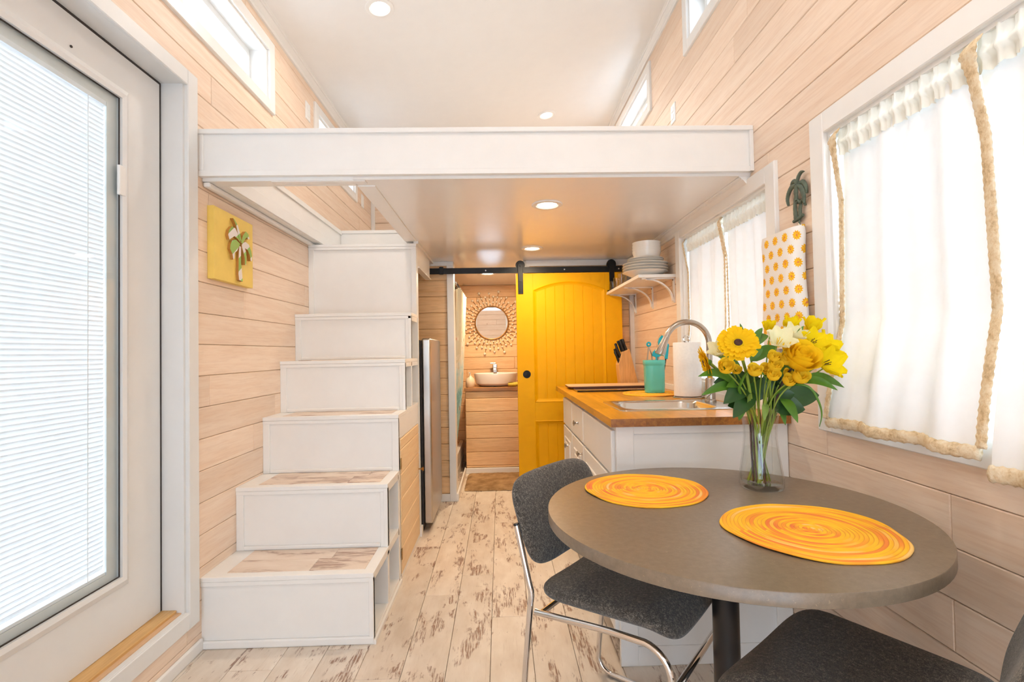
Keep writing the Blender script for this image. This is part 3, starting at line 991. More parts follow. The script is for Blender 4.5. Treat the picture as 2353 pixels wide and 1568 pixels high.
# ================================================================== STAIRCASE
st = thing('staircase', 'white box staircase with open cubbies climbing to the loft', 'staircase', (-0.87, 2.6, 0))
SY = [2.045, 2.315, 2.575, 2.780, 2.985, 3.200, 3.65]
SZ = [0.0, 0.285, 0.572, 0.858, 1.142, 1.420, 1.885]
SX0, SX1 = XL, -0.53
rs = random.Random(5)
for i in range(6):
    ya, yb = SY[i], SY[i + 1]
    za, zb = SZ[i], SZ[i + 1]
    r = build(MB().box(SX0, SX1, ya, ya + 0.016, za, zb - 0.018), 'riser', M_white, st)
    sub_ = lambda x0, x1, z0_, z1_, dd=0.007, bv=0.002: build(MB().box(x0, x1, ya - dd, ya + 0.001, z0_, z1_), 'riser_trim', M_white, r, bev=bv)
    if i > 0:
        sub_(SX0, SX0 + 0.034, za, zb - 0.034); sub_(SX1 - 0.034, SX1, za, zb - 0.034)
    sub_(SX0, SX1, zb - 0.036, zb - 0.0185, 0.009)
    sub_(SX0 + (0.034 if i else 0), SX1 - (0.034 if i else 0), za, za + 0.020 + (0.012 if i == 0 else 0), 0.012, 0.006)
    tr = build(MB().box(SX0, SX1 + 0.002, ya - 0.010, yb if i == 5 else yb + 0.001, zb - 0.018, zb), 'tread', M_white, st, bev=0.0015)
    if i < 5:
        # plank insert in the white tread frame
        px0, px1 = SX0 + 0.085, SX1 - 0.042
        yy = [ya + 0.030]
        step = 0.118
        while yy[-1] + step < yb - 0.02: yy.append(yy[-1] + step)
        yy.append(yb - 0.012)
        if yy[-1] - yy[-2] < 0.03 and len(yy) > 2: yy.pop(-2)
        for a, b in zip(yy[:-1], yy[1:]):
            xc = px0 + rs.uniform(0.06, 0.5)
            for q0, q1 in ((px0, xc), (xc, px1)):
                build(MB().cham('z', zb - 0.002, zb + 0.0022, q0 + 0.0006, q1 - 0.0006, a + 0.0006, b - 0.0006, 0.001), 'tread_plank', M_tread, tr)
# right-hand side: face frame, cubbies, shelves
XB = -0.84          # depth of the cubbies
XF = SX1
def sbox(name, y0_, y1_, z0_, z1_, x0=XB, x1=XF, mat=None, bv=0.0015):
    return build(MB().box(x0, x1, y0_, y1_, z0_, z1_), name, mat or M_white, st, bev=bv)
back = MB()
for i in range(5):
    back.box(XB - 0.01, XB, SY[i] + 0.016, SY[i + 1] + 0.016 if i < 4 else 3.2, 0.0, SZ[i + 1] - 0.018)
build(back, 'cubby_back', M_white, st)
sbox('cubby_floor', 2.062, 2.560, 0.0, 0.032)
sbox('face_strip', 2.035, 2.061, 0.0, 0.267, XF - 0.018)
sbox('face_rail', 2.061, 2.56, 0.248, 0.284, XF - 0.018)
sbox('cubby_shelf', 2.30, 2.560, 0.266, 0.2835, XB, XF - 0.018)
sbox('divider', 2.300, 2.332, 0.032, 0.267)
sbox('face_strip', 2.305, 2.337, 0.285, 0.553, XF - 0.018)
sbox('face_rail', 2.337, 2.560, 0.530, 0.5535, XF - 0.018)
sbox('divider', 2.545, 2.5745, 0.0, 0.553)
sbox('divider', 2.5915, 2.600, 0.0, 0.74)
sbox('face_strip', 2.5745, 2.600, 0.0, 0.74, XF - 0.004)
sbox('face_rail', 2.598, 3.175, 0.0, 0.028, XF - 0.018)
sbox('face_panel', 2.575, 3.199, 0.742, 0.840, XF - 0.018)
sbox('face_rail', 2.598, 3.175, 0.728, 0.742, XF - 0.018)
sbox('face_strip', 3.175, 3.200, 0.0, 0.742, XF - 0.018)
sbox('cubby_floor', 2.59, 3.199, 0.8405, 0.8595)
sbox('face_strip', 2.772, 2.796, 0.8595, 1.124, XF - 0.018)
sbox('face_rail', 2.796, 3.199, 1.098, 1.124, XF - 0.018)
sbox('divider', 2.972, 2.990, 0.8595, 1.124)
sbox('cubby_floor', 2.80, 3.199, 1.1245, 1.1435)
sbox('face_strip', 2.976, 3.000, 1.1435, 1.402, XF - 0.018)
sbox('face_rail', 3.000, 3.199, 1.372, 1.402, XF - 0.018)
sbox('cubby_floor', 3.00, 3.199, 1.4025, 1.4215)
sbox('end_panel', 3.2165, 3.246, 0.0, 1.866, -1.20, XF + 0.002)
build(MB().box(XF - 0.02, XF + 0.001, 3.246, 3.80, 1.742, 1.887), 'header_panel', M_white, st, bev=0.002)
build(MB().box(SX0, XF - 0.02, 3.246, 3.80, 1.835, 1.866), 'landing_base', M_white, st)
build(MB().box(XF - 0.03, XF + 0.012, 3.246, 3.79, 1.735, 1.743), 'header_strip', M_white, st)
build(MB().box(XF + 0.0005, XF + 0.010, 2.035, 2.575, 0.0, 0.018), 'shoe_strip', M_white, st)
build(MB().box(XF - 0.0, XF + 0.012, 3.20, 3.252, 0.0, 0.06), 'plinth_block', M_white, st)
# planked cabinet door in the stair side
cd = build(MB().box(XF - 0.016, XF - 0.004, 2.602, 3.172, 0.030, 0.726), 'cabinet_door', M_groove, st)
zz = 0.030
hts = [0.128] * 5 + [0.056]
for h in hts:
    build(MB().cham('x', XF - 0.004, XF + 0.004, 2.602, 3.172, zz + 0.001, zz + h - 0.001, 0.004), 'door_plank', M_cabdoor, cd)
    zz += h
kn = MB().lathe([(0.004, 0), (0.004, 0.016), (0.008, 0.020), (0.0125, 0.026), (0.013, 0.031), (0.0, 0.035)], n=16, M=Matrix.Rotation(PI / 2, 3, 'Y'))
kn.v = [(x + XF + 0.004, y + 3.145, z + 0.445) for x, y, z in kn.v]
build(kn, 'knob', M_brass, cd, smooth=True)
for hz in (0.135, 0.60):
    build(MB().box(XF + 0.0035, XF + 0.0075, 2.590, 2.606, hz - 0.028, hz + 0.028), 'hinge', M_brass, cd)
#==PART3==
# ================================================================== LAMPS AND PLATES
def downlight(x, y, z, label, tilt, watts, col=(1.0, 0.93, 0.85), r=0.052):
    t = thing('recessed_light', label, 'lamp', (x, y, z), 'recessed ceiling lights')
    M = Matrix.Rotation(tilt, 3, 'Y')
    ring = MB().lathe([(r, -0.001), (r + 0.004, -0.006), (r + 0.022, -0.005), (r + 0.026, -0.001), (r + 0.026, 0.001), (r, 0.001)], n=40, M=M)
    build(ring, 'trim_ring', M_white, t, smooth=True, local=True)
    lens = MB().lathe([(0.0, -0.0035), (r * 0.7, -0.003), (r, -0.0005)], n=40, M=M)
    build(lens, 'lens', M_lens, t, smooth=True, local=True)
    ld = bpy.data.lights.new('lamp_glow', 'AREA')
    ld.shape = 'DISK'; ld.size = 2 * r * 0.96
    ld.energy = watts
    ld.color = col
    lo = bpy.data.objects.new('lamp_glow', ld); COL.objects.link(lo)
    lo.parent = t
    lo.location = M @ Vector((0, 0, -0.012))
    lo.rotation_euler = (0, tilt, 0)
    return t
SL = -math.atan(0.117)
downlight(-0.620, 2.66, zc(-0.620), 'recessed light in the sloping upper ceiling above the staircase', SL, 7)
downlight(0.430, 4.14, zc(0.430), 'recessed light in the upper ceiling just above the loft edge', SL, 7)
downlight(0.430, 0.60, zc(0.430), 'added unseen fill light in the upper ceiling over the dining table', SL, 9)  # fill lamp added out of view to brighten the table and right wall
downlight(-0.620, -0.45, zc(-0.620), 'added unseen fill light in the upper ceiling near the front of the house', SL, 8)  # second lamp added out of view, lifts the overall brightness
downlight(0.248, 2.44, 1.902, 'recessed light under the loft nearest the fascia', 0, 5, (1.0, 0.86, 0.68))
downlight(0.240, 3.47, 1.902, 'recessed light under the loft in front of the barn door', 0, 6.8, (1.0, 0.80, 0.56))
downlight(-0.10, 4.55, 1.902, 'recessed light in the bathroom ceiling', 0, 15, (1.0, 0.80, 0.56))

def plate(name, x, y, z, label):
    s = 1 if x < 0 else -1
    t = thing(name, label, 'outlet', (x, y, z - 0.057))
    build(MB().cham('x', x, x + s * 0.006, y - 0.036, y + 0.036, z - 0.057, z + 0.057, 0.003), 'cover_plate', M_white, t)
    for dz in (-0.022, 0.022):
        build(MB().cham('x', x + s * 0.006, x + s * 0.0085, y - 0.017, y + 0.017, z + dz - 0.014, z + dz + 0.014, 0.002), 'socket', M_white, t)
plate('wall_outlet', XL, 3.20, 2.755, 'white outlet plate between the high windows on the left wall')
plate('wall_outlet', XR, 2.94, 2.60, 'white outlet plate between the high windows on the right wall')
plate('wall_outlet', XL, 4.47, 2.56, 'white outlet plate beside the loft corner post seen through the hatch')

# ================================================================== BARN DOOR AND TRACK
BX0, BX1, BYF, BZ0, BZ1 = 0.135, 0.968, 3.862, 0.015, 1.787
BYB = BYF + 0.036
bd = thing('sliding_barn_door', 'bright yellow sliding barn door with an arched plank panel', 'door', ((BX0 + BX1) / 2, BYF + 0.018, BZ0))
PX0, PX1 = 0.268, 0.836
UZ0, UZS, UZA = 0.775, 1.655, 1.722    # upper panel: bottom, spring of arch, crown
LZ0_, LZ1_ = 0.16, 0.632
build(MB().box(BX0, PX0, BYF, BYB, BZ0, BZ1), 'stile', M_yellow, bd, bev=0.002)
build(MB().box(PX1, BX1, BYF, BYB, BZ0, BZ1), 'stile', M_yellow, bd, bev=0.002)
build(MB().box(PX0, PX1, BYF, BYB, BZ0, LZ0_), 'bottom_rail', M_yellow, bd)
build(MB().box(PX0, PX1, BYF, BYB, LZ1_, UZ0), 'lock_rail', M_yellow, bd)
def arch(x):
    u = (x - (PX0 + PX1) / 2) / ((PX1 - PX0) / 2)
    return UZS + (UZA - UZS) * (1 - u * u)
xs = [PX0 + (PX1 - PX0) * i / 24 for i in range(25)]
top = MB()
for a, b in zip(xs[:-1], xs[1:]):
    top.prism([(a, arch(a)), (b, arch(b)), (b, BZ1), (a, BZ1)], 'y', BYF, BYB)
build(top, 'top_rail', M_yellow, bd)
# sloping moulding round each panel
def mould(path, name):
    mb = MB()
    n = len(path)
    cx = sum(p[0] for p in path) / n; cz = sum(p[1] for p in path) / n
    prof = [(0.0, 0.0), (0.004, -0.003), (0.016, 0.006), (0.026, 0.010), (0.026, 0.014), (0.0, 0.014)]
    vs_, fs = [], []
    for i, (x, z) in enumerate(path):
        pa, pb = Vector(path[i - 1]), Vector(path[(i + 1) % n])
        p = Vector((x, z))
        e1 = (p - pa).normalized(); e2 = (pb - p).normalized()
        n1 = Vector((-e1.y, e1.x)); n2 = Vector((-e2.y, e2.x))
        nn = (n1 + n2); nn = nn / max(0.3, nn.dot(n1)) if nn.length > 1e-6 else n1
        if nn.dot(Vector((cx, cz)) - p) < 0: nn = -nn
        for (d, h) in prof:
            q = p + nn * d
            vs_.append((q.x, BYF + h, q.y))
    m = len(prof)
    for i in range(n):
        j = (i + 1) % n
        for k in range(m):
            k2 = (k + 1) % m
            fs.append((i * m + k, i * m + k2, j * m + k2, j * m + k))
    mb.add(vs_, fs)
    return build(mb, name, M_yellow, bd)
up = [(PX0, UZ0), (PX1, UZ0), (PX1, UZS)] + [(x, arch(x)) for x in reversed(xs[1:-1])] + [(PX0, UZS)]
mould(up, 'panel_moulding')
mould([(PX0, LZ0_), (PX1, LZ0_), (PX1, LZ1_), (PX0, LZ1_)], 'panel_moulding')
bw = 0.0745
bxs = [PX0 + 0.024]
while bxs[-1] + bw < PX1 - 0.03: bxs.append(bxs[-1] + bw)
bxs.append(PX1 - 0.024)
for a, b in zip(bxs[:-1], bxs[1:]):
    zt = min(arch(a), arch(b)) - 0.016
    build(MB().cham('y', BYF + 0.022, BYF + 0.0105, a, b, UZ0 + 0.02, max(arch(a), arch(b)) - 0.004, 0.0028), 'panel_board', M_yellow, bd)
    build(MB().cham('y', BYF + 0.022, BYF + 0.0105, a, b, LZ0_ + 0.02, LZ1_ - 0.02, 0.0028), 'panel_board', M_yellow, bd)
build(MB().box(PX0, PX1, BYF + 0.022, BYB - 0.004, LZ0_, UZS + 0.05), 'panel_back', M_yellow, bd)
pull = MB().lathe([(0.030, 0.001), (0.031, -0.002), (0.027, -0.0035), (0.0225, 0.003), (0.0, 0.006)], n=28, M=Matrix.Rotation(-PI / 2, 3, 'X'))
pull.v = [(x + 0.208, y * 1.0 + BYF - 0.0005, z + 0.995) for x, y, z in pull.v]
pull.v = [(x, BYF - (y - BYF) - 0.0015, z) for x, y, z in pull.v]
build(pull, 'flush_pull', M_black, bd, smooth=True)
for hx in (0.172, 0.893):
    hg = build(MB().box(hx - 0.020, hx + 0.020, BYF - 0.006, BYF, 1.625, 1.865), 'hanger_strap', M_black, bd, bev=0.002)
    wh = MB().tube([(hx, BYF + 0.004, 1.853), (hx, BYF + 0.020, 1.853)], 0.037, 28)
    build(wh, 'wheel', M_black, hg, smooth=True)
    for bz in (1.853, 1.728, 1.65):
        build(MB().tube([(hx, BYF - 0.0055, bz), (hx, BYF - 0.013, bz)], 0.0085 if bz < 1.8 else 0.012, 6), 'bolt', M_black, hg)
trk = thing('barn_door_track', 'long black flat steel track above the yellow barn door', 'track', (0.22, 3.87, 1.793))
build(MB().box(-0.548, 0.985, BYF + 0.006, BYF + 0.014, 1.792, 1.838), 'rail', M_black, trk, bev=0.0015)
for px_ in (-0.44, -0.10, 0.52, 0.95):
    sp = build(MB().tube([(px_, BYF + 0.014, 1.815), (px_, YP - 0.018, 1.815)], 0.009, 12), 'spacer', M_black, trk)
    build(MB().tube([(px_, BYF + 0.0055, 1.815), (px_, BYF + 0.001, 1.815)], 0.0055, 6), 'screw', M_steel, sp)
build(MB().box(-0.463, -0.431, BYF - 0.002, BYF + 0.016, 1.789, 1.848), 'stopper', M_black, trk, bev=0.002)

# ================================================================== BATHROOM
van = thing('bathroom_vanity', 'planked bathroom vanity with a dark wood counter under the round mirror', 'vanity', (0.35, 5.08, 0))
vb = build(MB().box(-0.345, XR - 0.001, 4.851, YB - 0.001, 0.0, 0.795), 'body', M_groove, van)
rv = random.Random(8)
zrow = [0.05, 0.072, 0.2035, 0.334, 0.4645, 0.595, 0.7255, 0.794]
for a, b in zip(zrow[:-1], zrow[1:]):
    build(MB().cham('y', 4.851, 4.84, -0.345, XR - 0.001, a + 0.0014, b - 0.0014, 0.005), 'front_plank', M_bath_x, van)
build(MB().box(-0.352, XR - 0.001, 4.825, YB - 0.012, 0.795, 0.829), 'counter', M_vanity, van, bev=0.003)
SKX, SKY_ = -0.045, 5.06
basin = tag(build(MB().lathe([(0.10, 0.0), (0.17, 0.006), (0.205, 0.03), (0.222, 0.115), (0.221, 0.13), (0.214, 0.132), (0.205, 0.12), (0.19, 0.04), (0.12, 0.02), (0.0, 0.018)],
            (SKX, SKY_, 0.829), 48, 1.0, 0.80), 'vessel_sink', M_porcelain, smooth=True), 'oval white vessel sink on the wooden vanity', 'sink')
fa = thing('bathroom_faucet', 'tall square nickel faucet behind the vessel sink', 'faucet', (-0.055, 5.285, 0.829))
build(MB().box(-0.078, -0.032, 5.262, 5.306, 0.829, 1.045), 'body', M_nickel, fa, bev=0.006)
build(MB().box(-0.073, -0.037, 5.13, 5.264, 0.985, 1.010), 'spout', M_nickel, fa, bev=0.004)
build(MB().box(-0.105, -0.048, 5.266, 5.302, 1.050, 1.062), 'lever', M_nickel, fa, bev=0.003)
lb = thing('soap_bottle', 'cream pump soap bottle at the left end of the vanity', 'bottle', (-0.325 + 0.025, 4.93, 0.829))
build(MB().lathe([(0.036, 0), (0.044, 0.01), (0.046, 0.05), (0.040, 0.085), (0.018, 0.105), (0.014, 0.115), (0.0, 0.116)], (-0.30, 4.93, 0.829), 24, 1, 1), 'bottle', M_lotion, lb, smooth=True)
build(MB().tube([(-0.30, 4.93, 0.945), (-0.30, 4.93, 0.972), (-0.305, 4.90, 0.974)], 0.007, 8), 'pump', M_ceramic, lb, smooth=True)
def towel_fn(u, v):
    a = (u - 0.5)
    r = 0.016 + 0.010 * math.sin(v * 5)
    return (0.075 + 0.19 * v, 4.875 + 0.03 * math.sin(u * 2 * PI) * 0.9, 0.853 + 0.018 * math.cos(u * 2 * PI) + 0.004 * math.sin(v * 9 + u * 4))
tag(build(MB().grid(20, 12, towel_fn), 'hand_towel', M_towel, smooth='all'), 'folded yellow hand towel on the vanity beside the sink', 'towel')

mir = thing('sunburst_mirror', 'round sunburst mirror with beaded gold rays above the sink', 'mirror', (-0.082, YB, 1.12))
MC = Vector((-0.082, YB - 0.004, 1.492))
build(MB().lathe([(0.0, 0.010), (0.172, 0.010), (0.172, 0.002), (0.0, 0.002)], (MC.x, MC.y, MC.z), 56, M=Matrix.Rotation(PI / 2, 3, 'X')), 'mirror_glass', M_mirror, mir)
build(MB().tube([(MC.x + 0.178 * math.cos(a), MC.y - 0.008, MC.z + 0.178 * math.sin(a)) for a in [2 * PI * i / 56 for i in range(56)]], 0.0075, 8, closed=True), 'ring_frame', M_gold, mir, smooth=True)
M_bead = plain('mirror_bead', srgb(255, 240, 214), 0.10, 0.0, coat=0.6)
NR = 40
for i in range(NR):
    a = 2 * PI * (i + 0.5) / NR
    L = (0.345, 0.285, 0.315, 0.285)[i % 4]
    d = Vector((math.cos(a), 0, math.sin(a)))
    p0 = MC + d * 0.18 + Vector((0, -0.006, 0)); p1 = MC + d * L + Vector((0, -0.006, 0))
    ray = build(MB().tube([p0, p1], 0.0028, 5), 'ray', M_gold, mir)
    for f, br in ((L, 0.0155 if i % 4 == 0 else 0.0125), (L - 0.062, 0.011), (L - 0.112, 0.010)):
        if f < 0.20: continue
        c = MC + d * f + Vector((0, -0.008, 0))
        build(MB().ball((c.x, c.y, c.z), br, 8, 5), 'bead', M_bead, ray, smooth='all')

def rugf(u, v):
    x = -0.325 + 0.60 * u; y = 4.205 + 0.575 * v
    e = min(u, 1 - u, v, 1 - v)
    # rounded corners
    cx, cy = abs(u - 0.5) * 2, abs(v - 0.5) * 2
    k = 1 - 0.03 * (cx ** 8) * (cy ** 8)
    x = -0.025 + (x + 0.025) * k; y = 4.4925 + (y - 4.4925) * k
    return (x + rv.uniform(-.002, .002), y + rv.uniform(-.002, .002), 0.0015 + 0.022 * min(1, (e * 14) ** 0.5) + rv.uniform(0, 0.003))
tag(build(MB().grid(40, 36, rugf), 'bath_rug', M_rug, smooth='all'), 'shaggy tan bath rug on the floor before the vanity', 'rug')

sc_ = thing('shower_curtain', 'seaside print shower curtain gathered beside the bathroom opening', 'curtain', (-0.40, 4.42, 0.22))
def scf(u, v):
    y = 4.075 + 0.72 * u
    sp = (1 - v)                      # 0 at the top
    fold = math.sin(u * 2 * PI * 6.5) * 0.026
    x = -0.415 + fold + 0.085 * (1 - sp) ** 1.0 * 0.9
    if v < 0.4: x -= (0.4 - v) * 0.10
    return (x, y, 0.28 + 1.43 * v)
build(MB().grid(90, 14, scf), 'cloth', M_shower, sc_, smooth='all')
build(MB().tube([(-0.36, 4.058, 1.752), (-0.36, 5.34, 1.752)], 0.011, 12), 'rod', M_nickel, sc_, smooth=True)
for i in range(10):
    y = 4.085 + 0.070 * i
    build(MB().tube([(-0.36 + 0.020 * math.sin(a), y + 0.012 * math.sin(a * 2), 1.737 + 0.026 * math.cos(a)) for a in [2 * PI * k / 12 for k in range(12)]], 0.0028, 5, closed=True), 'curtain_ring', M_black, sc_)
# shower surround in the bathroom
tag(build(MB().box(XL + 0.001, -0.405, 4.06, YB - 0.012, 0.0, 0.10).box(-0.445, -0.405, 4.06, YB - 0.012, 0.10, 0.24), 'shower_tray', M_ceramic, bev=0.008), 'white shower tray behind the seaside curtain', 'shower')

# ================================================================== FRIDGE
fr = thing('refrigerator', 'slim steel-front refrigerator under the stair landing', 'refrigerator', (-0.85, 3.56, 0))
build(MB().box(-1.16, -0.528, 3.275, 3.80, 0.03, 1.262), 'cabinet', M_blackpl, fr, bev=0.004)
build(MB().box(-0.528, -0.517, 3.285, 3.79, 0.04, 1.255), 'gasket', M_dark, fr)
build(MB().box(-0.517, -0.458, 3.275, 3.80, 0.055, 1.272), 'door', M_steel, fr, bev=0.012, smooth=True)
build(MB().box(-0.60, -0.525, 3.29, 3.79, 0.0, 0.045), 'kick_plate', M_blackpl, fr)
for ly in (3.31, 3.77):
    build(MB().tube([(-1.1, ly, 0.0), (-1.1, ly, 0.032)], 0.02, 10), 'foot', M_blackpl, fr)

# ================================================================== PALM ART BOARD
ab = thing('palm_art_board', 'square yellow art board with a striped green palm tree', 'wall art', (XL, 2.257, 1.50))
build(MB().cham('x', XL + 0.0005, XL + 0.028, 2.094, 2.420, 1.503, 1.812, 0.001), 'board', M_art, ab)
# palm outline in board units (u along the wall, v up), from 0..1
trunk = [(0.54, 0.06), (0.64, 0.05), (0.625, 0.15), (0.60, 0.30), (0.595, 0.44), (0.60, 0.56), (0.55, 0.57), (0.535, 0.44), (0.53, 0.30), (0.525, 0.15)]
fronds = [
    [(0.57, 0.60), (0.46, 0.64), (0.36, 0.60), (0.32, 0.53), (0.31, 0.47), (0.37, 0.41), (0.39, 0.33), (0.42, 0.36), (0.43, 0.44), (0.49, 0.48), (0.53, 0.54)],
    [(0.58, 0.62), (0.52, 0.72), (0.44, 0.80), (0.35, 0.80), (0.28, 0.73), (0.26, 0.66), (0.29, 0.60), (0.34, 0.63), (0.42, 0.68), (0.50, 0.66)],
    [(0.60, 0.64), (0.56, 0.76), (0.50, 0.86), (0.42, 0.92), (0.38, 0.93), (0.46, 0.84), (0.50, 0.74), (0.54, 0.66)],
    [(0.58, 0.62), (0.63, 0.74), (0.71, 0.82), (0.78, 0.80), (0.82, 0.73), (0.78, 0.72), (0.74, 0.74), (0.68, 0.69), (0.63, 0.62)],
    [(0.60, 0.62), (0.70, 0.66), (0.79, 0.64), (0.86, 0.55), (0.88, 0.46), (0.87, 0.40), (0.84, 0.40), (0.82, 0.48), (0.76, 0.55), (0.68, 0.56), (0.62, 0.56)],
    [(0.585, 0.60), (0.66, 0.58), (0.71, 0.50), (0.72, 0.40), (0.70, 0.31), (0.67, 0.31), (0.67, 0.40), (0.64, 0.48), (0.60, 0.55)],
]
for k, poly in enumerate([trunk] + fronds):
    pts = [(2.094 + u * 0.326, 1.503 + v * 0.309) for u, v in poly]
    nm = 'palm_trunk' if k == 0 else 'palm_frond'
    mb = MB().prism(pts, 'x', XL + 0.028, XL + 0.040 + 0.0008 * k)
    o = build(mb, nm, M_palmart, ab)
    o.data.materials.append(M_palmedge)
    for p in o.data.polygons:
        if abs(p.normal.x) < 0.5: p.material_index = 1
#==PART4==
# ================================================================== KITCHEN BASE CABINETS
CX = 0.432                     # cabinet face
CZ1 = 0.884
def raised_front(parent, name, y0_, y1_, z0_, z1_, border):
    """overlay door or drawer front facing -x with a routed border"""
    o = build(MB().cham('x', CX, CX - 0.018, y0_, y1_, z0_, z1_, 0.004), name, M_cab, parent)
    if border:
        mb = MB()
        (a0, a1, c0, c1) = (y0_ + border, y1_ - border, z0_ + border, z1_ - border)
        # bead ring and raised field
        ring = [(0.0, 0.0), (0.006, 0.005), (0.012, 0.0)]
        for k in range(2):
            (d0, h0), (d1, h1) = ring[k], ring[k + 1]
            O = [(a0 + d0, c0 + d0), (a1 - d0, c0 + d0), (a1 - d0, c1 - d0), (a0 + d0, c1 - d0)]
            I = [(a0 + d1, c0 + d1), (a1 - d1, c0 + d1), (a1 - d1, c1 - d1), (a0 + d1, c1 - d1)]
            for q in range(4):
                j = (q + 1) % 4
                mb.add([(CX - 0.018 - h0, *O[q]), (CX - 0.018 - h0, *O[j]), (CX - 0.018 - h1, *I[j]), (CX - 0.018 - h1, *I[q])], [(0, 1, 2, 3)])
        build(mb, 'bead', M_cab, o)
        g = border + 0.030
        build(MB().cham('x', CX - 0.0178, CX - 0.023, y0_ + g, y1_ - g, z0_ + g, z1_ - g, 0.0045), 'raised_field', M_cab, o)
    return o
def cab_knob(parent, y, z):
    k = MB().lathe([(0.0075, 0.0), (0.0045, 0.004), (0.0045, 0.014), (0.008, 0.018), (0.0145, 0.023), (0.015, 0.026), (0.0, 0.030)], n=18, M=Matrix.Rotation(-PI / 2, 3, 'Y'))
    k.v = [(a + CX - 0.018, b + y, c + z) for a, b, c in k.v]
    build(k, 'knob', M_nickel, parent, smooth=True)
units = [(1.860, 2.498, 'white base cabinet with a wide plain front at the near end of the counter'),
         (2.502, 2.888, 'white base cabinet with a knobbed drawer in the middle of the counter'),
         (2.892, 3.280, 'narrow white base cabinet next to the barn door')]
for i, (a, b, lab) in enumerate(units):
    t = thing('base_cabinet', lab, 'cabinet', (0.75, (a + b) / 2, 0), 'base cabinets under the butcher block counter')
    build(MB().box(CX, XR - 0.002, a, b, 0.10, CZ1), 'body', M_cab, t, bev=0.001)
    build(MB().box(CX + 0.10, XR - 0.002, a + (0.03 if i == 0 else 0), b, 0.0, 0.10), 'toe_kick', M_cab, t)
    ya, yb = a + 0.006, b - 0.006
    dr = raised_front(t, 'drawer', ya, yb, 0.698, 0.866, 0)
    if i == 1: cab_knob(dr, (a + b) / 2 - 0.04, 0.783)
    if i == 0:
        d = raised_front(t, 'door', ya, yb, 0.115, 0.688, 0.062)
        cab_knob(d, b - 0.05, 0.60)
        # end panel facing the dining table
        ep = build(MB().box(CX - 0.004, XR - 0.002, a - 0.012, a, 0.0, CZ1), 'end_panel', M_cab, t)
        for (x0_, x1_, z0_, z1_) in ((CX - 0.004, CX + 0.062, 0.0, CZ1), (XR - 0.062, XR - 0.002, 0.0, CZ1), (CX + 0.062, XR - 0.062, CZ1 - 0.03, CZ1), (CX + 0.062, XR - 0.062, 0.0, 0.07)):
            build(MB().cham('y', a - 0.012, a - 0.020, x0_, x1_, z0_, z1_, 0.002), 'panel_strip', M_cab, ep)
    else:
        d = raised_front(t, 'door', ya, yb, 0.115, 0.688, 0.062)
        cab_knob(d, (a + 0.045) if i == 1 else (a + 0.15), 0.640 if i == 1 else 0.590)

# butcher block counter: staves cut round the sink opening
CT0, CT1 = 0.886, 0.916
ct = thing('butcher_block_counter', 'honey coloured butcher block counter over the white cabinets', 'counter', (0.74, 2.71, CT0))
SKH = (0.535, 0.930, 2.070, 2.395)           # sink opening x0 x1 y0 y1
rc = random.Random(21)
edges = [0.405 + 0.0843 * i for i in range(9)]; edges[-1] = XR - 0.001
for a, b in zip(edges[:-1], edges[1:]):
    cuts = [1.818]
    p = 1.818 + rc.uniform(0.25, 0.8)
    while p < 3.5: cuts.append(p); p += rc.uniform(0.4, 0.8)
    cuts.append(3.612)
    for c, d in zip(cuts[:-1], cuts[1:]):
        for (u0, u1, v0, v1) in rects_minus(a, b, c, d, [SKH]):
            so = build(MB().box(u0 + 0.0001, u1 - 0.0001, v0 + 0.0001, v1 - 0.0001, CT0, CT1), 'stave', M_butcher, ct)
            so.data.materials.append(M_endgrain)
            for pg in so.data.polygons:
                if abs(pg.normal.y) > 0.5: pg.material_index = 1
build(MB().box(XR - 0.018, XR - 0.001, 1.87, 3.60, CT1, CT1 + 0.035), 'backsplash_strip', M_white, ct, bev=0.002)

# sink
sk = thing('kitchen_sink', 'stainless drop-in sink set in the butcher block', 'sink', (0.75, 2.23, CT1 - 0.17))
def rrect(x0, x1, y0, y1, r, n=6):
    out = []
    for (cx, cy, a0) in ((x1 - r, y1 - r, 0), (x0 + r, y1 - r, PI / 2), (x0 + r, y0 + r, PI), (x1 - r, y0 + r, 1.5 * PI)):
        for i in range(n + 1):
            a = a0 + PI / 2 * i / n
            out.append((cx + r * math.cos(a), cy + r * math.sin(a)))
    return out
rings = [(0.498, 1.036, 2.036, 2.430, 0.03, CT1 + 0.0005), (0.499, 1.035, 2.037, 2.429, 0.03, CT1 + 0.004), (0.512, 1.022, 2.050, 2.416, 0.03, CT1 + 0.0055),
         (0.532, 0.934, 2.066, 2.400, 0.07, CT1 + 0.004), (0.540, 0.926, 2.074, 2.392, 0.07, CT1 - 0.006), (0.548, 0.918, 2.082, 2.384, 0.07, CT1 - 0.12),
         (0.575, 0.891, 2.109, 2.357, 0.05, CT1 - 0.155), (0.70, 0.76, 2.20, 2.26, 0.02, CT1 - 0.16)]
mb = MB(); vs_, fs = [], []
for (a, b, c, d, r, z) in rings:
    vs_ += [(p[0], p[1], z) for p in rrect(a, b, c, d, r)]
m = len(vs_) // len(rings)
for i in range(len(rings) - 1):
    for k in range(m):
        k2 = (k + 1) % m
        fs.append((i * m + k, i * m + k2, (i + 1) * m + k2, (i + 1) * m + k))
fs.append(tuple((len(rings) - 1) * m + k for k in range(m)))
mb.add(vs_, fs)
build(mb, 'bowl', M_sink, sk, smooth=True)
build(MB().lathe([(0.038, 0.004), (0.034, 0.006), (0.028, 0.002), (0.0, 0.001)], (0.73, 2.23, CT1 - 0.16), 24), 'drain', M_chrome, sk, smooth=True)
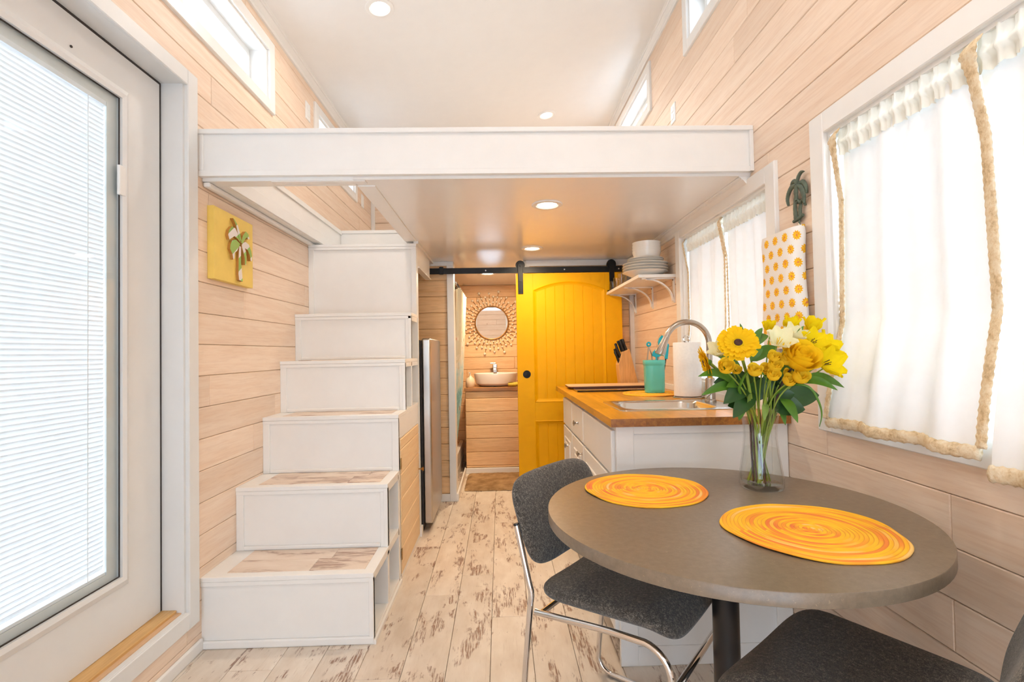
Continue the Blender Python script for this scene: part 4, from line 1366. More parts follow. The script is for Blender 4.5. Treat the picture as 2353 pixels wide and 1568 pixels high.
# faucet
fc = thing('kitchen_faucet', 'brushed gooseneck faucet with pull-down spray head at the sink', 'faucet', (0.985, 2.30, CT1 + 0.005))
FX, FY, FZ = 0.985, 2.30, CT1 + 0.005
build(MB().lathe([(0.026, 0), (0.026, 0.008), (0.022, 0.012), (0.022, 0.105), (0.019, 0.112), (0.0, 0.113)], (FX, FY, FZ), 24), 'base', M_nickel, fc, smooth=True)
path = [(FX, FY, FZ + 0.10), (FX, FY, FZ + 0.20)]
R = 0.104
for i in range(17):
    a = PI * 0.90 * i / 16
    path.append((FX - R + R * math.cos(a), FY, FZ + 0.272 + R * math.sin(a)))
build(MB().tube(path, 0.0135, 14), 'gooseneck', M_nickel, fc, smooth=True)
e = Vector(path[-1]); dd = (Vector(path[-1]) - Vector(path[-2])).normalized()
sp_ = MB().tube([e - dd * 0.002, e + dd * 0.012, e + dd * 0.030, e + dd * 0.075, e + dd * 0.085], [0.0145, 0.0155, 0.0175, 0.0245, 0.0235], 18)
build(sp_, 'spray_head', M_nickel, fc, smooth=True)
build(MB().tube([(FX, FY - 0.02, FZ + 0.055), (FX - 0.005, FY - 0.045, FZ + 0.058), (FX - 0.055, FY - 0.075, FZ + 0.030)], [0.009, 0.008, 0.006], 10), 'lever', M_nickel, fc, smooth=True)

# placemats -------------------------------------------------------------
def placemat(label, cx, cy, z, r, seed, group='orange coiled placemats'):
    rr = random.Random(seed)
    ph = [rr.uniform(0, 6.28) for _ in range(4)]
    mb = MB(); n = 72; coils = int(r * 118)
    prof = []
    for i in range(coils):
        r0 = i / 118.0
        for q, h in ((0.0, 0.0022), (0.25, 0.0040), (0.5, 0.0048), (0.75, 0.0040)):
            prof.append((r0 + q / 118.0, h))
    prof.append((coils / 118.0, 0.0022)); prof.append((coils / 118.0 - 0.001, 0.0004))
    vs_, fs = [], []
    for (q, h) in prof:
        for k in range(n):
            a = 2 * PI * k / n
            w = 1 + (0.012 * math.sin(3 * a + ph[0]) + 0.010 * math.sin(5 * a + ph[1]) + 0.006 * math.sin(9 * a + ph[2])) * (q / r) ** 2
            lift = 0.0035 * max(0, math.sin(2 * a + ph[3])) * (q / r) ** 6
            vs_.append((cx + q * w * math.cos(a), cy + q * w * math.sin(a), z + h + lift))
    m = len(prof)
    for i in range(m - 1):
        for k in range(n):
            k2 = (k + 1) % n
            fs.append((i * n + k, i * n + k2, (i + 1) * n + k2, (i + 1) * n + k))
    mb.add(vs_, fs)
    o = build(mb, 'placemat', M_mat, smooth='all')
    # object coordinates are centred on the mat for the coil pattern
    c = sum((Vector(v.co) for v in o.data.vertices), Vector()) / len(o.data.vertices)
    for v in o.data.vertices: v.co.x -= c.x; v.co.y -= c.y
    o.location.x += c.x; o.location.y += c.y
    return tag(o, label, 'placemat', group)
TZ = 0.750
placemat('round orange coiled placemat on the table nearest the cabinets', 0.428, 1.482, TZ, 0.185, 1)
placemat('round orange coiled placemat at the front right of the table', 0.700, 1.122, TZ, 0.188, 2)
placemat('round orange coiled placemat on the butcher block under the teal crock', 0.878, 2.825, CT1, 0.186, 3)

# cooktop, cutting board, knife block -----------------------------------
ck = thing('induction_cooktop', 'black glass cooktop lying on the butcher block', 'cooktop', (0.72, 3.16, CT1))
build(MB().box(0.472, 0.985, 3.03, 3.425, CT1 + 0.0005, CT1 + 0.010), 'glass_top', M_glassblk, ck, bev=0.002)
cb_ = thing('cutting_board', 'pale flexible cutting board lying over the cooktop', 'cutting board', (0.73, 3.36, CT1 + 0.010))
pts = rrect(0.452, 1.035, 3.235, 3.475, 0.045, 6)
build(MB().prism(pts, 'z', CT1 + 0.0105, CT1 + 0.018), 'core', M_boarddk, cb_)
build(MB().prism([(0.744 + (x - 0.744) * 1.006, 3.355 + (y - 3.355) * 1.012) for x, y in pts], 'z', CT1 + 0.018, CT1 + 0.022), 'surface', M_board, cb_)
kb = thing('knife_block', 'light wooden knife block holding black handled knives', 'knife block', (0.93, 3.545, CT1))
KX = 0.905
# slanted block (profile in the x-z plane, thickness along y)
prof = [(KX - 0.055, CT1), (KX + 0.085, CT1), (KX + 0.045, CT1 + 0.255), (KX + 0.012, CT1 + 0.275), (KX - 0.055, CT1 + 0.165)]
prof = [(KX - 0.050, CT1), (KX + 0.080, CT1), (KX + 0.020, CT1 + 0.262), (KX - 0.034, CT1 + 0.240), (KX - 0.062, CT1 + 0.150)]
build(MB().prism(prof, 'y', 3.500, 3.590), 'block', M_blockwood, kb, bev=0.003)
M_handle = M_blackpl
hs = [(-0.040, 0.215, 3.512), (-0.022, 0.222, 3.512), (-0.006, 0.230, 3.512), (-0.054, 0.150, 3.512), (-0.040, 0.158, 3.514), (-0.030, 0.166, 3.540), (-0.020, 0.238, 3.545), (0.000, 0.245, 3.545), (-0.045, 0.17, 3.56)]
hs = [(-0.020, 0.246, 3.520), (0.000, 0.255, 3.520), (-0.026, 0.243, 3.548), (-0.004, 0.254, 3.548), (-0.055, 0.168, 3.520), (-0.044, 0.205, 3.520), (-0.050, 0.186, 3.548), (-0.038, 0.225, 3.572)]
hd = Vector((-0.36, -0.10, 0.93)).normalized()
for (ox, oz, oy) in hs:
    p0 = Vector((KX + ox + 0.006, oy, CT1 + oz - 0.012))
    h = MB()
    L = 0.098
    for tq, rw_, rt_ in ((0, 0.0070, 0.008), (0.25, 0.0075, 0.0095), (0.6, 0.0070, 0.0085), (0.92, 0.0075, 0.0105), (1.0, 0.005, 0.008)):
        c = p0 + hd * (L * tq)
        sx_ = Vector((0.93, 0, 0.36)); sy_ = Vector((0, 1, 0))
        for k in range(10):
            a = 2 * PI * k / 10
            h.v.append(tuple(c + sx_ * (rt_ * math.cos(a)) + sy_ * (rw_ * math.sin(a))))
    for i in range(4):
        for k in range(10):
            k2 = (k + 1) % 10
            h.f.append((i * 10 + k, i * 10 + k2, (i + 1) * 10 + k2, (i + 1) * 10 + k))
    h.f.append(tuple(range(9, -1, -1))); h.f.append(tuple(40 + k for k in range(10)))
    build(h, 'knife_handle', M_handle, kb, smooth=True)

# teal crock with utensils ----------------------------------------------
TCX, TCY, TCZ = 0.895, 2.855, CT1 + 0.0045
cr = thing('utensil_crock', 'teal ceramic utensil crock on the orange placemat', 'crock', (TCX, TCY, TCZ))
build(MB().lathe([(0.050, 0), (0.053, 0.003), (0.0545, 0.03), (0.057, 0.155), (0.0575, 0.160), (0.060, 0.163), (0.0605, 0.186), (0.0585, 0.189), (0.055, 0.187), (0.052, 0.16), (0.049, 0.01), (0.0, 0.008)], (TCX, TCY, TCZ), 40, 1.0, 0.86, 3.2), 'crock', M_teal, cr, smooth=True)
def on(x, y, z): return (TCX + x, TCY + y, TCZ + z)
# tongs
tg = thing('kitchen_tongs', 'steel tongs with a teal ring end in the crock', 'tongs', on(-0.03, 0, 0.012), 'utensils in the teal crock')
build(MB().tube([on(-0.034, 0.00, 0.014), on(-0.036, 0.004, 0.20), on(-0.026, 0.006, 0.268)], 0.0045, 6), 'arm', M_steel, tg)
build(MB().tube([on(-0.004, 0.00, 0.014), on(-0.010, 0.004, 0.22), on(-0.026, 0.006, 0.268)], 0.0035, 6), 'arm', M_steel, tg)
build(MB().tube([on(-0.026 + 0.010 * math.cos(a), 0.006, 0.281 + 0.010 * math.sin(a)) for a in [2 * PI * k / 14 for k in range(14)]], 0.0055, 8, closed=True), 'ring', M_tealsil, tg, smooth=True)
# spatula turner
sp2 = thing('silicone_turner', 'teal silicone turner standing head up in the crock', 'turner', on(0.010, -0.01, 0.012), 'utensils in the teal crock')
build(MB().tube([on(0.004, -0.01, 0.014), on(0.012, -0.012, 0.205)], 0.0055, 8), 'handle', M_tealsil, sp2, smooth=True)
poly = [(-0.014, 0.213), (0.006, 0.205), (0.018, 0.205), (0.040, 0.213), (0.036, 0.236), (0.022, 0.252), (0.006, 0.250), (-0.010, 0.236)]
build(MB().prism([(TCX + a, TCZ + b) for a, b in poly], 'y', TCY - 0.016, TCY - 0.009), 'blade', M_tealsil, sp2, bev=0.002)
# spoon
sp3 = thing('silicone_spoon', 'teal silicone spoon leaning against the wall in the crock', 'spoon', on(0.02, 0.01, 0.012), 'utensils in the teal crock')
build(MB().tube([on(0.006, 0.012, 0.014), on(0.044, 0.018, 0.262)], 0.0045, 8), 'handle', M_steel, sp3, smooth=True)
Ms = Matrix.Rotation(0.26, 3, 'Y')
prf = [(0.0, -0.036), (0.012, -0.030), (0.0185, -0.010), (0.018, 0.012), (0.010, 0.030), (0.0, 0.035)]
b3 = MB().lathe(prf, n=18, sy=0.4, M=Ms); b3.v = [(x + TCX + 0.052, y + TCY + 0.018, z + TCZ + 0.298) for x, y, z in b3.v]
build(b3, 'bowl', M_tealsil, sp3, smooth='all')
# whisk
wk = thing('wire_whisk', 'wire whisk standing head up in the crock', 'whisk', on(0.03, 0.0, 0.012), 'utensils in the teal crock')
build(MB().tube([on(0.012, 0.02, 0.014), on(0.046, 0.034, 0.27)], 0.005, 8), 'handle', M_nickel, wk, smooth=True)
for i in range(5):
    a = PI * i / 5
    pts_ = []
    for k in range(13):
        tt = PI * k / 12
        rr_ = 0.018 * math.sin(tt) * (1 if k < 12 else 1)
        s_ = -1 + 2 * (k / 12)
        pts_.append(on(0.048 + 0.018 * math.sin(s_ * PI / 2) * math.cos(a) + 0.008 * (1 - s_ * s_), 0.034 + 0.018 * math.sin(s_ * PI / 2) * math.sin(a), 0.268 + 0.068 * (1 - s_ ** 2)))
    build(MB().tube(pts_, 0.0008, 4), 'wire', M_gold, wk)
# slotted spatula on the right
sp4 = thing('silicone_spatula', 'long teal silicone spatula beside the paper towel roll', 'spatula', on(0.035, 0.0, 0.012), 'utensils in the teal crock')
build(MB().tube([on(0.034, -0.012, 0.014), on(0.064, -0.020, 0.20)], 0.0045, 8), 'handle', M_blackpl, sp4, smooth=True)
Ms4 = [(0.056, 0.196), (0.074, 0.192), (0.084, 0.275), (0.078, 0.285), (0.068, 0.284), (0.063, 0.275)]
build(MB().prism([(TCX + a, TCZ + b) for a, b in Ms4], 'y', TCY - 0.024, TCY - 0.017), 'blade', M_tealsil, sp4, bev=0.002)

# paper towels -----------------------------------------------------------
PTX, PTY = 0.975, 2.555
pt = thing('paper_towel_holder', 'steel paper towel stand holding a full white roll', 'paper towel holder', (PTX, PTY, CT1))
build(MB().lathe([(0.074, 0), (0.076, 0.004), (0.070, 0.008), (0.0, 0.009)], (PTX, PTY, CT1), 40), 'base', M_chrome, pt, smooth=True)
build(MB().tube([(PTX, PTY, CT1 + 0.008), (PTX, PTY, CT1 + 0.296)], 0.005, 10), 'post', M_chrome, pt, smooth=True)
build(MB().tube([(PTX + 0.0155 * math.cos(a), PTY, CT1 + 0.306 + 0.0165 * math.sin(a)) for a in [2 * PI * k / 18 for k in range(18)]], 0.0045, 8, closed=True), 'loop', M_chrome, pt, smooth=True)
roll = thing('paper_towel_roll', 'full roll of white paper towel on its stand by the sink', 'paper towel', (PTX, PTY, CT1 + 0.009))
pr = [(0.020, 0.0005), (0.066, 0.0005), (0.069, 0.004), (0.0695, 0.14), (0.069, 0.276), (0.066, 0.280), (0.020, 0.280), (0.020, 0.0005)]
build(MB().lathe(pr, (PTX, PTY, CT1 + 0.009), 48), 'paper', M_paper, roll, smooth=True)
build(MB().lathe([(0.0195, 0.0), (0.0195, 0.281), (0.0180, 0.281), (0.0180, 0.0)], (PTX, PTY, CT1 + 0.009), 24), 'core', M_boarddk, roll, smooth=True)

# ================================================================== WALL SHELF WITH DISHES
SHZ = 1.628
sh = thing('wall_shelf', 'white wall shelf on curved brackets under the loft', 'shelf', (XR, 3.44, 1.44))
build(MB().box(0.848, XR - 0.001, 2.965, 3.925, SHZ - 0.020, SHZ), 'board', M_white, sh, bev=0.0015)
for by in (3.005, 3.43, 3.86):
    br = MB()
    br.box(XR - 0.008, XR - 0.0005, by - 0.010, by + 0.010, SHZ - 0.172, SHZ - 0.020)
    br.box(0.876, XR - 0.008, by - 0.010, by + 0.010, SHZ - 0.026, SHZ - 0.020)
    arc = [(XR - 0.008 - 0.175 * (1 - math.sin(t_)) - 0.0, SHZ - 0.160 + 0.136 * math.cos(t_) * 1.0) for t_ in [PI / 2 * k / 12 for k in range(13)]]
    arc = [(XR - 0.012 - 0.165 * (1 - math.cos(t_)), SHZ - 0.160 + 0.134 * math.sin(t_)) for t_ in [PI / 2 * k / 12 for k in range(13)]]
    for (xa, za), (xb, zb_) in zip(arc[:-1], arc[1:]):
        d_ = Vector((xb - xa, zb_ - za)).normalized(); n_ = Vector((-d_.y, d_.x)) * 0.004
        br.prism([(xa - n_.x, za - n_.y), (xb - n_.x, zb_ - n_.y), (xb + n_.x, zb_ + n_.y), (xa + n_.x, za + n_.y)], 'y', by - 0.010, by + 0.010)
    bo = build(br, 'bracket', M_white, sh)
    for sz in (SHZ - 0.032, SHZ - 0.15):
        build(MB().tube([(XR - 0.008, by, sz), (XR - 0.0105, by, sz)], 0.004, 8), 'screw', M_dark, bo)
def plate_prof(r, h):
    return [(r * 0.55, 0.0), (r * 0.60, 0.002), (r * 0.93, h - 0.004), (r, h - 0.001), (r * 0.995, h + 0.001), (r * 0.92, h - 0.0005), (r * 0.62, 0.006), (0.0, 0.005)]
PLX, PLY = 0.925, 3.085
z = SHZ + 0.0005
names = ['lowest', 'second', 'third', 'top']
for i in range(4):
    tag(build(MB().lathe(plate_prof(0.140, 0.030), (PLX + (0.002 * (i % 2)), PLY, z), 56), 'dinner_plate', M_ceramic, smooth=True),
        '%s of the four large cream dinner plates stacked on the wall shelf' % (names[i] if i != 3 else 'topmost'), 'plate', 'dinner plates on the shelf')
    z += 0.0170
z += 0.006
for i in range(2):
    tag(build(MB().lathe(plate_prof(0.112, 0.026), (PLX + 0.004, PLY, z), 56), 'side_plate', M_ceramic, smooth=True),
        '%s of the two smaller cream plates under the stacked bowls' % ('lower', 'upper')[i], 'plate', 'side plates on the shelf')
    z += 0.0120
z += 0.004
for i in range(4):
    bp = [(0.045, 0.0), (0.050, 0.002), (0.078, 0.020), (0.087, 0.050), (0.0885, 0.058), (0.086, 0.058), (0.076, 0.022), (0.048, 0.006), (0.0, 0.005)]
    tag(build(MB().lathe(bp, (PLX + 0.012, PLY, z), 48), 'soup_bowl', M_ceramic, smooth=True),
        '%s of the four white bowls nested on top of the plates' % ('lowest', 'second lowest', 'second highest', 'topmost')[i], 'bowl', 'bowls stacked on the plates')
    z += 0.0185
glasses = [(0.885, 3.300, 0.033, 0.125, 'tall clear tumbler on the shelf right beside the plates'),
           (0.965, 3.305, 0.033, 0.125, 'tall clear tumbler behind the plates close to the wall'),
           (0.890, 3.400, 0.033, 0.125, 'second tall clear tumbler along the shelf front'),
           (0.980, 3.410, 0.033, 0.125, 'tall clear tumbler mid shelf against the wall'),
           (0.885, 3.520, 0.032, 0.095, 'medium clear glass on the shelf front under the barn door hanger'),
           (0.880, 3.640, 0.028, 0.080, 'small clear glass on the shelf front near its far end'),
           (0.965, 3.600, 0.030, 0.090, 'short clear glass near the wall toward the far end of the shelf'),
           (0.878, 3.760, 0.026, 0.070, 'smallest clear glass on the shelf, third from its far end')]
for (gx, gy, gr, gh, lab) in glasses:
    tag(build(MB().lathe([(gr * 0.80, 0.0), (gr * 0.86, 0.004), (gr, gh), (gr * 0.94, gh), (gr * 0.80, 0.012), (0.0, 0.010)], (gx, gy, SHZ + 0.0005), 24), 'drinking_glass', M_tumbler, smooth=True), lab, 'glass', 'clear glasses on the wall shelf')
dish = tag(build(MB().lathe([(0.028, 0), (0.034, 0.004), (0.040, 0.014), (0.038, 0.014), (0.030, 0.006), (0.0, 0.005)], (0.892, 3.865, SHZ + 0.0005), 28), 'small_dish', M_blackpl, smooth=True), 'small dark dish at the far end of the wall shelf', 'dish')

# ================================================================== PALM HOOK AND DAISY BAG
hk = thing('palm_tree_hook', 'dark metal palm tree wall hook between the two curtained windows', 'hook', (XR, 1.715, 1.575))
def hook_blade(name, pts, widths, thick=0.005, xo=0.012):
    """curved tapering metal leaf or trunk lying near the wall: flattened tube"""
    fine, wd = [], []
    V_ = [Vector((0, y, z)) for y, z in pts]
    for i in range(len(V_) - 1):
        p0 = V_[max(i - 1, 0)]; p1 = V_[i]; p2 = V_[i + 1]; p3 = V_[min(i + 2, len(V_) - 1)]
        for k in range(6):
            q = k / 6
            fine.append(0.5 * ((2 * p1) + (p2 - p0) * q + (2 * p0 - 5 * p1 + 4 * p2 - p3) * q * q + (3 * p1 - p0 - 3 * p2 + p3) * q ** 3))
            wd.append(widths[i] + (widths[i + 1] - widths[i]) * q)
    fine.append(V_[-1]); wd.append(widths[-1])
    mb = MB(); n = 10
    for i, p in enumerate(fine):
        t_ = (fine[min(i + 1, len(fine) - 1)] - fine[max(i - 1, 0)]).normalized()
        sd = Vector((0, -t_.z, t_.y))
        ser = 1 + 0.16 * (i % 2)
        for k in range(n):
            a_ = 2 * PI * k / n
            mb.v.append(tuple(Vector((XR - xo, 0, 0)) + p + sd * (wd[i] * ser * math.cos(a_)) + Vector((-thick * math.sin(a_), 0, 0))))
    for i in range(len(fine) - 1):
        for k in range(n):
            k2 = (k + 1) % n
            mb.f.append((i * n + k, i * n + k2, (i + 1) * n + k2, (i + 1) * n + k))
    mb.f.append(tuple(range(n - 1, -1, -1))); mb.f.append(tuple((len(fine) - 1) * n + k for k in range(n)))
    return build(mb, name, M_bronze, hk, smooth=True)
hook_blade('palm_frond', [(1.715, 1.747), (1.706, 1.768), (1.690, 1.780), (1.674, 1.779)], [0.005, 0.0085, 0.007, 0.002], xo=0.016)
hook_blade('palm_frond', [(1.715, 1.749), (1.732, 1.764), (1.747, 1.762), (1.755, 1.742)], [0.005, 0.008, 0.007, 0.002], xo=0.013)
hook_blade('palm_frond', [(1.719, 1.748), (1.748, 1.747), (1.766, 1.732), (1.775, 1.712), (1.770, 1.688)], [0.005, 0.010, 0.010, 0.008, 0.003], xo=0.015)
hook_blade('palm_frond', [(1.712, 1.748), (1.684, 1.746), (1.668, 1.724), (1.664, 1.700)], [0.005, 0.008, 0.007, 0.002], xo=0.013)
hook_blade('palm_frond', [(1.712, 1.744), (1.690, 1.726), (1.678, 1.697), (1.674, 1.668)], [0.005, 0.010, 0.010, 0.003], xo=0.016)
hook_blade('palm_frond', [(1.715, 1.745), (1.718, 1.722), (1.716, 1.690)], [0.007, 0.011, 0.006], xo=0.018)
hook_blade('palm_trunk', [(1.729, 1.720), (1.737, 1.675), (1.733, 1.630)], [0.007, 0.0085, 0.0105], xo=0.011)
hook_blade('small_palm_trunk', [(1.702, 1.675), (1.709, 1.654), (1.707, 1.629)], [0.006, 0.008, 0.007], xo=0.011)
hook_blade('small_palm_frond', [(1.701, 1.675), (1.711, 1.688), (1.720, 1.680)], [0.004, 0.006, 0.002], xo=0.014)
hook_blade('small_palm_frond', [(1.699, 1.676), (1.684, 1.684), (1.673, 1.660)], [0.004, 0.007, 0.003], xo=0.014)
hook_blade('palm_base', [(1.747, 1.622), (1.718, 1.626), (1.690, 1.632)], [0.005, 0.0085, 0.005], xo=0.012)
build(MB().tube([(XR - 0.011, 1.715, 1.625), (XR - 0.011, 1.712, 1.585), (XR - 0.012, 1.705, 1.575), (XR - 0.028, 1.700, 1.578), (XR - 0.034, 1.699, 1.588)], 0.0032, 8), 'hook_wire', M_bronze, hk, smooth=True)

bagt = thing('daisy_bag', 'hanging white cloth bag printed with yellow daisies beside the dining window', 'bag', (XR - 0.035, 1.77, 1.16))
def bagf(u, v):
    a = 2 * PI * u
    # flattened oval tube pressed against the wall
    ca_, sa_ = math.cos(a), math.sin(a)
    q = (abs(ca_) ** 3.4 + abs(sa_) ** 3.4) ** (-1 / 3.4)
    w = 0.108 + 0.006 * math.sin(v * 7)
    top = 1.0 if v < 0.94 else 1.0 - (v - 0.94) * 0.8
    return (XR - 0.040 + 0.036 * q * ca_ * top, 1.772 + w * q * sa_ * top, 1.165 + 0.425 * v + (0.008 * math.cos(a * 1.0) if v > 0.9 else 0))
mb = MB(); nu, nv = 40, 16
for j in range(nv + 1):
    for i in range(nu):
        mb.v.append(bagf(i / nu, j / nv))
for j in range(nv):
    for i in range(nu):
        i2 = (i + 1) % nu
        mb.f.append((j * nu + i, j * nu + i2, (j + 1) * nu + i2, (j + 1) * nu + i))
mb.f.append(tuple(range(nu - 1, -1, -1)))
build(mb, 'cloth', M_daisy, bagt, smooth=True)
build(MB().tube([(XR - 0.026, 1.70, 1.585), (XR - 0.028, 1.692, 1.60), (XR - 0.026, 1.684, 1.585)], 0.003, 6), 'loop', M_jute, bagt)
#==PART5==
# ================================================================== DINING TABLE
TX, TY = 0.578, 1.293
tb = thing('dining_table', 'round grey-brown laminate pedestal table in front of the window', 'table', (TX, TY, 0))
build(MB().lathe([(0.0, 0.722), (0.4555, 0.722), (0.4580, 0.7235), (0.4582, 0.7485), (0.4570, TZ), (0.0, TZ)], (TX, TY, 0), 96), 'top', M_lam, tb, smooth=True)
build(MB().lathe([(0.033, 0.03), (0.033, 0.710), (0.12, 0.712), (0.12, 0.722), (0.0, 0.722)], (TX, TY, 0), 32), 'column', M_blackpl, tb, smooth=True)
build(MB().lathe([(0.0, 0.0), (0.190, 0.0), (0.190, 0.006), (0.10, 0.022), (0.05, 0.032), (0.033, 0.036)], (TX, TY, 0), 48), 'base', M_blackpl, tb, smooth=True)

# ================================================================== CHAIRS
def pad(fn, nu, nv, T, n=5.0, edge=6.0):
    """closed cushion: fn(a,b) -> centre point, normal for a,b in [-1,1]; T half thickness"""
    mb = MB()
    def node(i, j):
        a, b = -1 + 2 * i / nu, -1 + 2 * j / nv
        # cluster samples toward the rim
        a = math.sin(a * PI / 2) ; b = math.sin(b * PI / 2)
        m = max(abs(a), abs(b))
        if m > 1e-9:
            k = m / ((abs(a) ** n + abs(b) ** n) ** (1 / n))
        else:
            k = 1
        e = (1 - m ** edge) ** (1 / 2.4) if m < 1 else 0.0
        p, q = fn(a * k, b * k)
        return Vector(p), Vector(q), e * T
    N = (nu + 1) * (nv + 1)
    top, bot = [], []
    for j in range(nv + 1):
        for i in range(nu + 1):
            p, q, t = node(i, j)
            top.append(tuple(p + q * t)); bot.append(tuple(p - q * t))
    mb.v = top + bot
    for j in range(nv):
        for i in range(nu):
            a = j * (nu + 1) + i
            mb.f.append((a, a + 1, a + nu + 2, a + nu + 1))
            mb.f.append((N + a + nu + 1, N + a + nu + 2, N + a + 1, N + a))
    # weld the rim
    return mb

def make_chair(label, loc, rotz):
    t = thing('dining_chair', label, 'chair', loc, 'tweed chairs at the round table', rotz)
    def arc(c, r, a0, a1, y, n=8):
        return [(c[0] + r * math.cos(a0 + (a1 - a0) * k / n), y, c[1] + r * math.sin(a0 + (a1 - a0) * k / n)) for k in range(n + 1)]
    for s in (-1, 1):
        y = 0.232 * s
        back = [(-0.052, y, 0.662), (-0.010, y, 0.505), (-0.003, y, 0.484), (-0.002, y, 0.468), (-0.006, y, 0.445), (-0.046, y, 0.105)]
        back += arc((0.002, 0.062), 0.052, PI * 1.02, PI * 1.5, y, 8)
        back += [(0.10, y, 0.010), (0.34, y, 0.010)]
        back += arc((0.365, 0.062), 0.052, -PI / 2, -0.10, y, 8)
        back += [(0.412, y, 0.25), (0.405, y, 0.36)]
        back += arc((0.335, 0.385), 0.071, 0.0, PI * 0.47, y, 8)
        back += [(0.25, y, 0.452), (0.012, y, 0.428)]
        build(MB().tube(back, 0.0088, 12), 'side_frame', M_chrome, t, smooth=True, local=True)
        build(MB().tube([(-0.052, y, 0.660), (-0.0535, y, 0.666)], 0.0092, 12), 'tube_cap', M_blackpl, t, local=True)
    build(MB().tube([(0.404, -0.232, 0.352), (0.404, 0.232, 0.352)], 0.0088, 12), 'front_stretcher', M_chrome, t, smooth=True, local=True)
    build(MB().tube([(0.03, -0.232, 0.430), (0.03, 0.232, 0.430)], 0.0078, 12), 'rear_stretcher', M_chrome, t, smooth=True, local=True)
    def seat(a, b):
        x = 0.205 + 0.205 * a; y = 0.222 * b
        z = 0.470 + 0.020 * (x / 0.4) + 0.010 * b * b
        if x > 0.32: z -= 0.035 * ((x - 0.32) / 0.09) ** 2
        if x < 0.08: z += 0.006 * ((0.08 - x) / 0.08) ** 2
        return (x, y, z), (0.0, 0.0, 1.0)
    build(pad(seat, 26, 26, 0.030, 7.0), 'seat', M_tweed, t, smooth='all', local=True)
    def bk(a, b):
        y = 0.228 * a; z = 0.660 + 0.128 * b
        x = -0.008 - 0.36 * (z - 0.53) + 0.014 * a * a
        return (x, y, z), (0.975, 0.0, 0.22)
    build(pad(bk, 26, 20, 0.022, 4.6), 'backrest', M_tweed, t, smooth='all', local=True)
    return t
make_chair('charcoal tweed chair with chrome frame on the left of the round table', (0.229, 1.610, 0), math.radians(-40))
make_chair('charcoal tweed chair nearest the viewer at the lower right', (0.834, 0.835, 0), math.radians(128.3))

# ================================================================== CURTAINS
def braid(path, wdir, ndir, w, th, name, parent, flare=None):
    """flat braided band: oval section swept along path, pinched at each plait"""
    mb = MB(); n = 12
    pts = [Vector(p) for p in path]
    # resample finely
    fine = []
    for a, b in zip(pts[:-1], pts[1:]):
        k = max(1, int((b - a).length / 0.006))
        for i in range(k): fine.append(a.lerp(b, i / k))
    fine.append(pts[-1])
    W, Nn = Vector(wdir).normalized(), Vector(ndir).normalized()
    L = len(fine)
    for i, p in enumerate(fine):
        s = i / (L - 1)
        ww = w * (1 + 0.10 * math.sin(i * 2 * PI / 3.1))
        if flare: ww *= 1 + flare * max(0, (s - 0.90) / 0.10) ** 1.3
        tt = th * (1 + 0.25 * math.sin(i * 2 * PI / 3.1 + 1.0))
        for k in range(n):
            a = 2 * PI * k / n
            rip = 1 + 0.18 * math.cos(2 * a * 2 + i * 2.0)
            mb.v.append(tuple(p + W * (ww * 0.5 * math.cos(a)) + Nn * (tt * 0.5 * math.sin(a) * rip)))
    for i in range(L - 1):
        for k in range(n):
            k2 = (k + 1) % n
            mb.f.append((i * n + k, i * n + k2, (i + 1) * n + k2, (i + 1) * n + k))
    mb.f.append(tuple(range(n - 1, -1, -1))); mb.f.append(tuple((L - 1) * n + k for k in range(n)))
    return build(mb, name, M_jute, parent, smooth='all')

